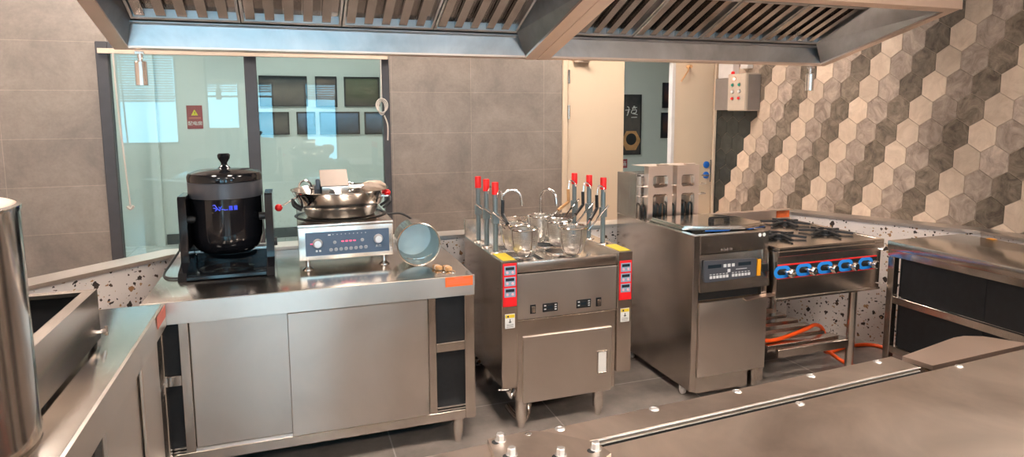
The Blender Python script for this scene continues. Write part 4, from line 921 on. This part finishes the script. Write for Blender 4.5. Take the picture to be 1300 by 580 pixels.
# burners and grates
for x, y in ((3.000, 3.290), (3.000, 2.955), (2.655, 2.955), (2.655, 3.290)):
    bm = nb(); lathe(bm, [(.062, .0), (.060, .004), (.045, .003), (.045, .010), (.036, .016), (0, .018)], (x, y, GZ - .0045), 32); br = obj('burner', bm, 'cast_iron', t)
    bm = nb()
    for k in range(6):
        a = k * PI / 3 + .3; ca, sa = math.cos(a), math.sin(a)
        def P(r, z, wd): return (x + ca * r - sa * wd, y + sa * r + ca * wd, GZ + z)
        hexa(bm, [P(.040, .008, -.014), P(.145, .000, -.007), P(.145, .000, .007), P(.040, .008, .014), P(.040, .020, -.014), P(.150, .012, -.006), P(.150, .012, .006), P(.040, .020, .014)])
    tube(bm, [(x + .05 * math.cos(a * PI / 12), y + .05 * math.sin(a * PI / 12), GZ + .018) for a in range(25)], .006, 6, caps=False)
    obj('grate', bm, 'cast_iron', t, 'black star shaped pan support', sm=False)
# orange hose
bm = nb(); tube(bm, smooth_path([(2.47, 3.02, .49), (2.46, 2.93, .40), (2.45, 2.86, .26), (2.50, 2.83, .236), (2.62, 2.84, .236), (2.80, 2.86, .26), (2.88, 2.88, .268), (2.955, 2.90, .236), (3.02, 2.93, .15), (3.07, 2.98, .06), (3.15, 3.02, .014), (3.35, 3.06, .013), (3.52, 3.02, .013), (3.56, 2.8, .013), (3.52, 2.5, .013), (3.52, 2.2, .013)], 8), .0115, 12)
tube(bm, smooth_path([(3.065, 2.975, .068), (3.09, 2.90, .03), (3.11, 2.83, .013), (3.13, 2.70, .013), (3.10, 2.5, .013)], 6), .0115, 12)
tag(obj('gas_hose', bm, 'hose'), 'orange gas hose looping over the shelf under the range', 'hose')

# ------------------------------------------------------------------ island in the foreground
ANG = math.radians(3.35); ORG = Vector((.606, 1.184, 0)); RI = Matrix.Rotation(ANG, 3, 'Z')
def isl(bm):
    for v in bm.verts: v.co = RI @ v.co + ORG
    return bm
t = thing('island_counter', 'broad steel worktop filling the bottom right foreground', 'counter', (1.3, .6, 0))
bm = nb(); box(bm, .0, 2.45, -1.05, 0, .76, .80, .003, 2); isl(bm); wt = obj('worktop', bm, 'steel_isl', t)
bm = nb(); box(bm, .03, 2.42, -1.02, -.04, .10, .76); isl(bm); obj('cabinet_body', bm, 'steel_body', t)
for x in (.08, 2.36):
    for y in (-.96, -.10):
        bm = nb(); foot(bm, x, y, 0, .10); isl(bm); obj('foot', bm, 'steel', t)
for x, y in ((.567, -.012), (1.168, .0 - .012)):
    bm = nb(); lathe(bm, [(0, 0), (.011, 0), (.010, .002), (.005, .004), (0, .004)], (x, y, .80), 20); isl(bm); obj('screw', bm, 'bead', wt)
t = thing('edge_rail', 'long narrow steel strip with five screws along the far edge of the island', 'rail', (1.1, 1.28, 0))
bm = nb(); box(bm, -.10, 1.063, .030, .118, .785, .800, .003); 
box(bm, -.385, -.10, -.25, .118, .783, .797, .003); isl(bm); rail = obj('rail_plate', bm, 'steel_isl', t)
bm = nb(); box(bm, -.02, 1.062, .0265, .030, .787, .7895, .0005); box(bm, -.02, 1.062, .0255, .030, .7965, .8003, .001); isl(bm); obj('rail_bead', bm, 'bead', t, 'bright double bead along the strip')
bm = nb(); box(bm, -.37, 1.05, .037, .11, .0, .785); isl(bm); obj('rail_panel', bm, 'steel_body', t)
b_ = nb(); box(b_, .01, 1.06, .002, .036, .70, .784); isl(b_); obj('gap_shade', b_, 'void', t)  # black block painted as the shade in the gap behind the worktop
for k in range(5):
    bm = nb(); lathe(bm, [(0, 0), (.0125, 0), (.0105, .0015), (.0065, .003), (.006, .002), (0, .002)], (-.040 + k * .2565, .107 - .001 * k, .800), 20); isl(bm); obj('screw', bm, 'bead', t)
t = thing('cover_plate', 'pale steel cover plate beside the island below the right counter', 'plate', (1.9, 1.33, .0))
bm = nb(); prism(bm, [(1.708, 1.270), (1.690, 1.352), (1.985, 1.414), (2.03, 1.414), (2.085, 1.390), (2.155, 1.295)], .786, .800); obj('plate_top', bm, 'steel_rim', t, sm=False)
bm = nb(); prism(bm, [(1.73, 1.305), (1.72, 1.340), (1.98, 1.39), (2.07, 1.370), (2.11, 1.315)], 0, .786); obj('plate_support', bm, 'steel_body', t, sm=False)
t = thing('bolted_plate', 'thick steel plate fixed with four hexagon bolts at the island corner', 'plate', (.50, 1.2, .797))
BP = [(.382, 1.278), (.484, 1.281), (.520, 1.262), (.600, 1.186), (.610, 1.135), (.505, 1.070), (.38, 1.05), (.375, 1.2)]
bm = nb(); prism(bm, BP, .8003, .8125); obj('steel_plate', bm, 'steel_isl', t, sm=False)
for x, y in ((.4065, 1.262), (.411, 1.199), (.507, 1.163), (.586, 1.160)):
    bm = nb(); lathe(bm, [(0, 0), (.0125, 0), (.0125, .0015), (0, .0015)], (x, y, .8125), 20); lathe(bm, [(0, 0), (.0095, 0), (.0095, .013), (.008, .015), (0, .015)], (x, y, .814), 6); bo = obj('hex_bolt', bm, 'bead', t)
    bm = nb(); lathe(bm, [(0, 0), (.009, 0), (.009, .0006), (0, .0006)], (x - .012, y - .004, .8128), 16); obj('bolt_slot', bm, 'void', t)
bm = nb(); lathe(bm, [(.004, .0), (.007, .0008), (.0075, 0)], (.474, 1.268, .8125), 16); obj('screw_hole', bm, 'nickel', t)

# ------------------------------------------------------------------ extractor hood
HX0, HX1, HYB, HYF = -.757, 3.469, 3.505, 2.575
def hz(y): return 1.823 + (HYB - y) * .262       # plane of the sloping rim
t = thing('extractor_hood', 'long steel extractor hood with two bays of baffle filters overhead', 'hood', (1.36, 3.0, 1.82))
def slope_bar(bm, x0, x1, y0, y1, th, up=0):
    """bar lying in the rim plane; th = thickness upwards"""
    P = [(x0, y0), (x1, y0), (x1, y1), (x0, y1)]
    hexa(bm, [(a, b, hz(b) + up) for a, b in P] + [(a, b, hz(b) + up + th) for a, b in P])
W = .062
bm = nb(); slope_bar(bm, HX0, HX0 + W, HYF, HYB, .03); obj('side_rim', bm, 'steel_rim', t, sm=False)
bm = nb(); slope_bar(bm, HX1 - W, HX1, HYF, HYB, .03); obj('side_rim', bm, 'steel_rim', t, sm=False)
bm = nb(); slope_bar(bm, HX0 + W, HX1 - W, HYB - .03, HYB, .012); slope_bar(bm, HX0 + W, HX1 - W, HYB - .004, HYB, .045); obj('rear_rim', bm, 'steel_rim', t, sm=False)
bm = nb(); slope_bar(bm, HX0 + W, HX1 - W, HYF, HYF + .05, .03); slope_bar(bm, HX0, HX1, HYF - .006, HYF, .09, -.004); obj('front_rim', bm, 'steel_rim', t, sm=False)
bm = nb(); slope_bar(bm, 1.285, 1.356, HYF + .05, HYB - .005, .05, -.004); slope_bar(bm, 1.362, 1.435, HYF + .05, HYB - .005, .05, -.004); slope_bar(bm, 1.356, 1.362, HYF + .05, HYB - .005, .03); obj('centre_divider', bm, 'steel_rim', t, sm=False)
# outer casing
bm = nb(); ZH = 2.62
def quad(bm, *P, th=.003):
    vs = [bm.verts.new(p) for p in P]; bm.faces.new(vs)
for x in (HX0 + .002, HX1 - .002):
    quad(bm, (x, HYF, hz(HYF) + .02), (x, HYB, hz(HYB) + .02), (x, HYB, ZH), (x, HYF, ZH))
quad(bm, (HX0, HYB - .001, hz(HYB) + .04), (HX1, HYB - .001, hz(HYB) + .04), (HX1, HYB - .001, ZH), (HX0, HYB - .001, ZH))
quad(bm, (HX0, HYF, hz(HYF) + .07), (HX1, HYF, hz(HYF) + .07), (HX1, HYF, ZH), (HX0, HYF, ZH))
quad(bm, (HX0, HYF, ZH), (HX1, HYF, ZH), (HX1, HYB, ZH), (HX0, HYB, ZH))
geom = bmesh.ops.solidify(bm, geom=bm.faces[:], thickness=.003)
obj('casing', bm, 'steel_hood', t, sm=False)
FYb, FZb, FYf, FZf = 3.395, 1.957, 2.985, 2.128
for (xa, xb) in ((HX0 + W, 1.285), (1.435, HX1 - W)):
    fa, fb = (xa + .034, xb - .08) if xa < 0 else (xa + .03, xb - .125)
    bm = nb()   # rear trough panel, gutter ledge, side cheeks, front cheek
    hexa(bm, [(xa, 3.475, hz(3.475) + .010), (xb, 3.475, hz(3.475) + .010), (xb, 3.480, hz(3.475) + .010), (xa, 3.480, hz(3.475) + .010), (xa, 3.466, 1.938), (xb, 3.466, 1.938), (xb, 3.471, 1.940), (xa, 3.471, 1.940)])
    hexa(bm, [(xa, 3.470, 1.938), (xb, 3.470, 1.938), (xb, 3.40, 1.942), (xa, 3.40, 1.942), (xa, 3.470, 1.942), (xb, 3.470, 1.942), (xb, 3.40, 1.946), (xa, 3.40, 1.946)])
    obj('gutter', bm, 'steel_hood', t, 'blue grey reflecting gutter face', sm=False)
    bm = nb()
    for (x_o, x_i) in ((xa, fa), (xb, fb)):
        quad(bm, (x_o, HYF + .05, hz(HYF + .05) + .01), (x_o, 3.475, hz(3.475) + .01), (x_i, FYb, FZb), (x_i, FYf, FZf))
        quad(bm, (x_o, 3.475, hz(3.475) + .01), (x_o, 3.468, 1.942), (x_i, FYb, FZb))
    quad(bm, (xa, HYF + .05, hz(HYF + .05) + .01), (xb, HYF + .05, hz(HYF + .05) + .01), (fb, FYf, FZf), (fa, FYf, FZf))
    bmesh.ops.solidify(bm, geom=bm.faces[:], thickness=-.003)
    obj('inner_panel', bm, 'steel_hood', t, sm=False)
    nfilt = 4; fw = (fb - fa) / nfilt
    def fp(x, s, up):   # point on filter plane, s 0 rear..1 front
        return (x, FYb + (FYf - FYb) * s, FZb + (FZf - FZb) * s + up)
    for k in range(nfilt):
        x0, x1 = fa + k * fw + .003, fa + (k + 1) * fw - .003
        bm = nb()
        def slab(a, b, s0, s1, u0, u1): hexa(bm, [fp(a, s0, u0), fp(b, s0, u0), fp(b, s1, u0), fp(a, s1, u0), fp(a, s0, u1), fp(b, s0, u1), fp(b, s1, u1), fp(a, s1, u1)])
        slab(x0, x1, 0, .045, -.004, .05); slab(x0, x1, .955, 1, -.004, .05); slab(x0, x0 + .012, .045, .955, -.004, .05); slab(x1 - .012, x1, .045, .955, -.004, .05)
        fr = obj('baffle_filter', bm, 'steel_hood', t, sm=False)
        nb_ = 5 if xa < 0 else 5
        iw = (x1 - x0 - .024) / nb_
        bm = nb()
        for j in range(nb_):
            a = x0 + .012 + j * iw
            # lower U channel (opening upwards): web + two flanges
            wl0, wl1 = a + iw * .08, a + iw * .56
            slab(wl0, wl1, .045, .955, .002, .004); slab(wl0, wl0 + .002, .045, .955, .004, .026); slab(wl1 - .002, wl1, .045, .955, .004, .026)
            slab(wl0 - iw * .50, wl0 + iw * .14, .045, .955, .034, .036) if j else slab(a - .002, wl0 + iw * .14, .045, .955, .034, .036)
            slab(wl0 + iw * .12, wl0 + iw * .122, .045, .955, .014, .034) if False else None
            slab(wl1 - iw * .14, a + iw * 1.0, .045, .955, .034, .036)
            slab(wl1 - iw * .14, wl1 - iw * .14 + .002, .045, .955, .016, .034); slab(wl0 + iw * .14 - .002, wl0 + iw * .14, .045, .955, .016, .034)
        obj('baffles', bm, 'baffle', fr, sm=False)
        bm = nb(); slab(x0 + .01, x1 - .01, .045, .955, .048, .05); obj('filter_back', bm, 'void', fr, sm=False)
for x in (-.655, 3.365):
    bm = nb(); lathe(bm, [(0, -.002), (.024, -.002), (.0265, .0), (.0265, .108), (.023, .112), (.010, .113), (.010, .125), (.012, .127), (.012, .150), (0, .150)], (x, 3.52, 1.660), 28); box(bm, x - .02, x + .02, 3.500, 3.535, 1.805, 1.818, .002); obj('grease_cup', bm, 'chrome', t, 'shiny cylindrical grease cup hanging from the rear rim')
for x in (-.70, 3.40):
    pass
# hanger rods carry the hood from the ceiling
for x in (-.5, 1.36, 3.2):
    for y in (2.7, 3.4):
        bm = nb(); cyl(bm, (x, y, ZH), (x, y, ZC), .006, 8); obj('hanger_rod', bm, 'steel', t)

# ------------------------------------------------------------------ control box on the right wall
t = thing('control_box', 'beige switch box with red and green buttons on the hexagon tiled wall', 'switch box', (3.87, 4.8, 1.52))
bm = nb(); box(bm, 3.789, XW - .004, 4.69, 4.935, 1.522, 1.852, .004); cbx = obj('box_case', bm, 'box_beige', t)
b1('box_door', (3.783, 3.789, 4.695, 4.930, 1.528, 1.848), 'box_beige', t, .002)
b1('side_face', (3.81, XW - .01, 4.687, 4.690, 1.53, 1.84), 'box_grey', t, 0, 'darker taupe side face')  # thin sheet colours the near side darker than the case
for y, z, mm, l in ((4.834, 1.806, 'lamp_red', 'lit red pilot lamp'), (4.858, 1.753, 'green', 'green button'), (4.767, 1.753, 'green', 'green button'), (4.856, 1.693, 'btn_white', 'white selector'), (4.764, 1.695, 'btn_white', 'white selector'), (4.856, 1.633, 'red', 'red button'), (4.768, 1.635, 'red', 'red button')):
    bm = nb(); lathe(bm, [(0, 0), (.018, 0), (.018, .006), (.014, .008), (0, .008)], (3.783, y, z), 20, (-1, 0, 0)); bs = obj('button_collar', bm, 'chrome', t)
    bm = nb(); lathe(bm, [(0, 0), (.0125, 0), (.0115, .010), (0, .011)], (3.775, y, z), 20, (-1, 0, 0)); obj('push_button', bm, mm, bs, l)
bm = nb(); lathe(bm, [(0, 0), (.016, 0), (.016, .02), (.008, .026), (0, .026)], (3.82, 4.915, 1.852), 16); obj('alarm_lamp', bm, 'red', t, 'small red lamp on top')
bm = nb(); box(bm, 3.86, XW - .004, 4.98, 5.22, 1.53, 1.825, .003); tag(obj('junction_box', bm, 'box_grey'), 'taupe junction box between the cream door and the switch box', 'junction box')
bm = nb(); box(bm, 3.875, XW - .004, 4.99, 5.20, 1.826, 2.6, .003); box(bm, 3.885, XW - .004, 4.80, 4.90, 1.90, 2.6, .003); tag(obj('cable_trunking', bm, 'trunk_white'), 'white cable trunking rising above the junction box', 'trunking')

# ------------------------------------------------------------------ corridor pictures and signs
def picture(x0, x1, z0, z1, mat, label, group='framed pictures on the corridor wall', y=CY, b=.018):
    t = thing('framed_picture', label, 'picture', ((x0 + x1) / 2, y - .01, z0), group)
    bm = nb()
    for d in ((x0, x0 + b, z0, z1), (x1 - b, x1, z0, z1), (x0 + b, x1 - b, z0, z0 + b), (x0 + b, x1 - b, z1 - b, z1)): box(bm, d[0], d[1], y - .03, y - .001, d[2], d[3])
    obj('frame', bm, 'frame_black', t, sm=False)
    bm = nb(); box(bm, x0 + b, x1 - b, y - .012, y - .002, z0 + b, z1 - b); p = obj('print', bm, mat, t, sm=False)
    return t, p
picture(-.316, .232, 1.602, 1.966, PIC[0], 'wide framed picture of dark roofs, top left of the group behind glass')
picture(.325, .581, 1.592, 1.965, PIC[1], 'narrow framed brown picture, top middle behind the glass')
picture(.666, 1.10, 1.601, 1.964, PIC[2], 'framed green field picture, top right behind the glass')
picture(-.335, .007, 1.262, 1.536, PIC[0], 'small framed dark picture, lower left below the roofs picture')
picture(.092, .311, 1.262, 1.536, PIC[3], 'small framed mountain picture, second of the lower row')
picture(.359, .843, 1.256, 1.535, PIC[3], 'wide framed blue picture, third of the lower row')
picture(.901, 1.16, 1.252, 1.532, PIC[3], 'framed blue seascape picture, lower right beside the window frame')
picture(5.215, 5.52, 1.570, 1.938, PIC[4], 'black framed picture, upper of two seen through the doorway')
picture(5.200, 5.50, 1.127, 1.502, PIC[4], 'black framed picture, lower of two seen through the doorway')
t, p = picture(4.30, 4.856, .894, 1.764, PIC[0], 'tall dark poster of a dish seen through the doorway beside the left door leaf', None, b=.008)
t['category'] = 'poster'; t.name = 'poster'
bm = nb(); lathe(bm, [(0, 0), (.09, 0), (.12, .004), (.16, .006)], (4.70, CY - .013, 1.10), 6, (0, -1, 0)); obj('dish_board', bm, 'wood', p)
bm = nb(); lathe(bm, [(0, .012), (.05, .012), (.085, .008)], (4.70, CY - .013, 1.12), 28, (0, -1, 0)); obj('dish_bowl', bm, 'ink', p)
bm = nb()
for pts in (((4.63, 1.59), (4.66, 1.57), (4.64, 1.50)), ((4.60, 1.54), (4.68, 1.545)), ((4.66, 1.53), (4.63, 1.46)), ((4.74, 1.60), (4.72, 1.55), (4.70, 1.50), (4.80, 1.475)), ((4.71, 1.57), (4.79, 1.58)), ((4.73, 1.54), (4.78, 1.545), (4.77, 1.50), (4.73, 1.50)), ((4.75, 1.60), (4.76, 1.56)), ((4.70, 1.435), (4.79, 1.437))):
    tube(bm, smooth_path([(a, CY - .014, b) for a, b in pts], 4), .006, 6)
obj('poster_brushwork', bm, 'white', p, 'white brush lettering')
t = thing('warning_sign', 'dark red electrical hazard sign with yellow triangle behind the left glass', 'sign', (-1.03, CY, 1.35))
b1('sign_plate', (-1.112, -.945, CY - .006, CY - .001, 1.345, 1.615), 'sign_red', t, 0)
bm = nb(); prism(bm, [(-1.065, 1.500), (-.992, 1.500), (-1.0285, 1.568)], CY - .008, CY - .006, 0, lambda a, b, c: (a, c, b)); obj('warning_triangle', bm, 'yellow', t, sm=False)
bm = nb(); prism(bm, [(-1.024, 1.552), (-1.034, 1.530), (-1.028, 1.530), (-1.032, 1.508), (-1.019, 1.535), (-1.026, 1.535)], CY - .0095, CY - .008, 0, lambda a, b, c: (a, c, b)); obj('bolt_symbol', bm, 'ink', t, sm=False)
b1('sign_line', (-1.09, -.965, CY - .007, CY - .006, 1.465, 1.475), 'salmon', t, 0)
text('sign_text', '配电房', .052, (-1.028, CY - .0075, 1.405), 'white', t)
t = thing('corridor_sign', 'small dark red sign low on the corridor wall beside the poster', 'sign', (4.55, CY, .70))
b1('sign_plate', (4.45, 4.651, CY - .006, CY - .001, .703, .832), 'sign_red', t, 0); bm = nb()
for d in ((4.59, 4.63, .79, .796), (4.585, 4.635, .765, .771), (4.607, 4.613, .735, .80), (4.59, 4.598, .735, .765), (4.622, 4.63, .735, .765)): box(bm, d[0], d[1], CY - .008, CY - .006, d[2], d[3])
obj('sign_mark', bm, 'white', t, 'white mark', sm=False)

# ------------------------------------------------------------------ world, camera, render
w = bpy.data.worlds.new('World'); SC.world = w; w.use_nodes = True; nt = w.node_tree; nt.nodes.clear()
bg = nt.nodes.new('ShaderNodeBackground'); ow = nt.nodes.new('ShaderNodeOutputWorld')
bg.inputs['Color'].default_value = (.36, .76, 1.0, 1); bg.inputs['Strength'].default_value = 3.8
nt.links.new(bg.outputs[0], ow.inputs[0])
cd = bpy.data.cameras.new('camera'); co = bpy.data.objects.new('camera', cd); COL.objects.link(co)
r_ = Vector((0.94496486, -0.32713864, -0.00466028)); u_ = Vector((0.04383872, 0.11249009, 0.99268532)); f_ = Vector((0.32422149, 0.93825705, -0.12064052))
mw = Matrix(((r_.x, u_.x, -f_.x, 0), (r_.y, u_.y, -f_.y, 0), (r_.z, u_.z, -f_.z, 1.525), (0, 0, 0, 1)))
co.matrix_world = mw
cd.sensor_width = 36; cd.lens = 814.7 / 1300 * 36; cd.shift_y = -(290 - 240.834) / 1300; cd.clip_start = .02
SC.camera = co
SC.view_settings.view_transform = 'Standard'; SC.view_settings.look = 'None'; SC.view_settings.gamma = 1; SC.view_settings.use_curve_mapping = False
SC.view_settings.exposure = 1.32
cy_ = SC.cycles; cy_.max_bounces = 10; cy_.diffuse_bounces = 5; cy_.glossy_bounces = 6; cy_.transparent_max_bounces = 16
cy_.use_denoising = True; cy_.sample_clamp_indirect = 6; cy_.caustics_reflective = False; cy_.caustics_refractive = False
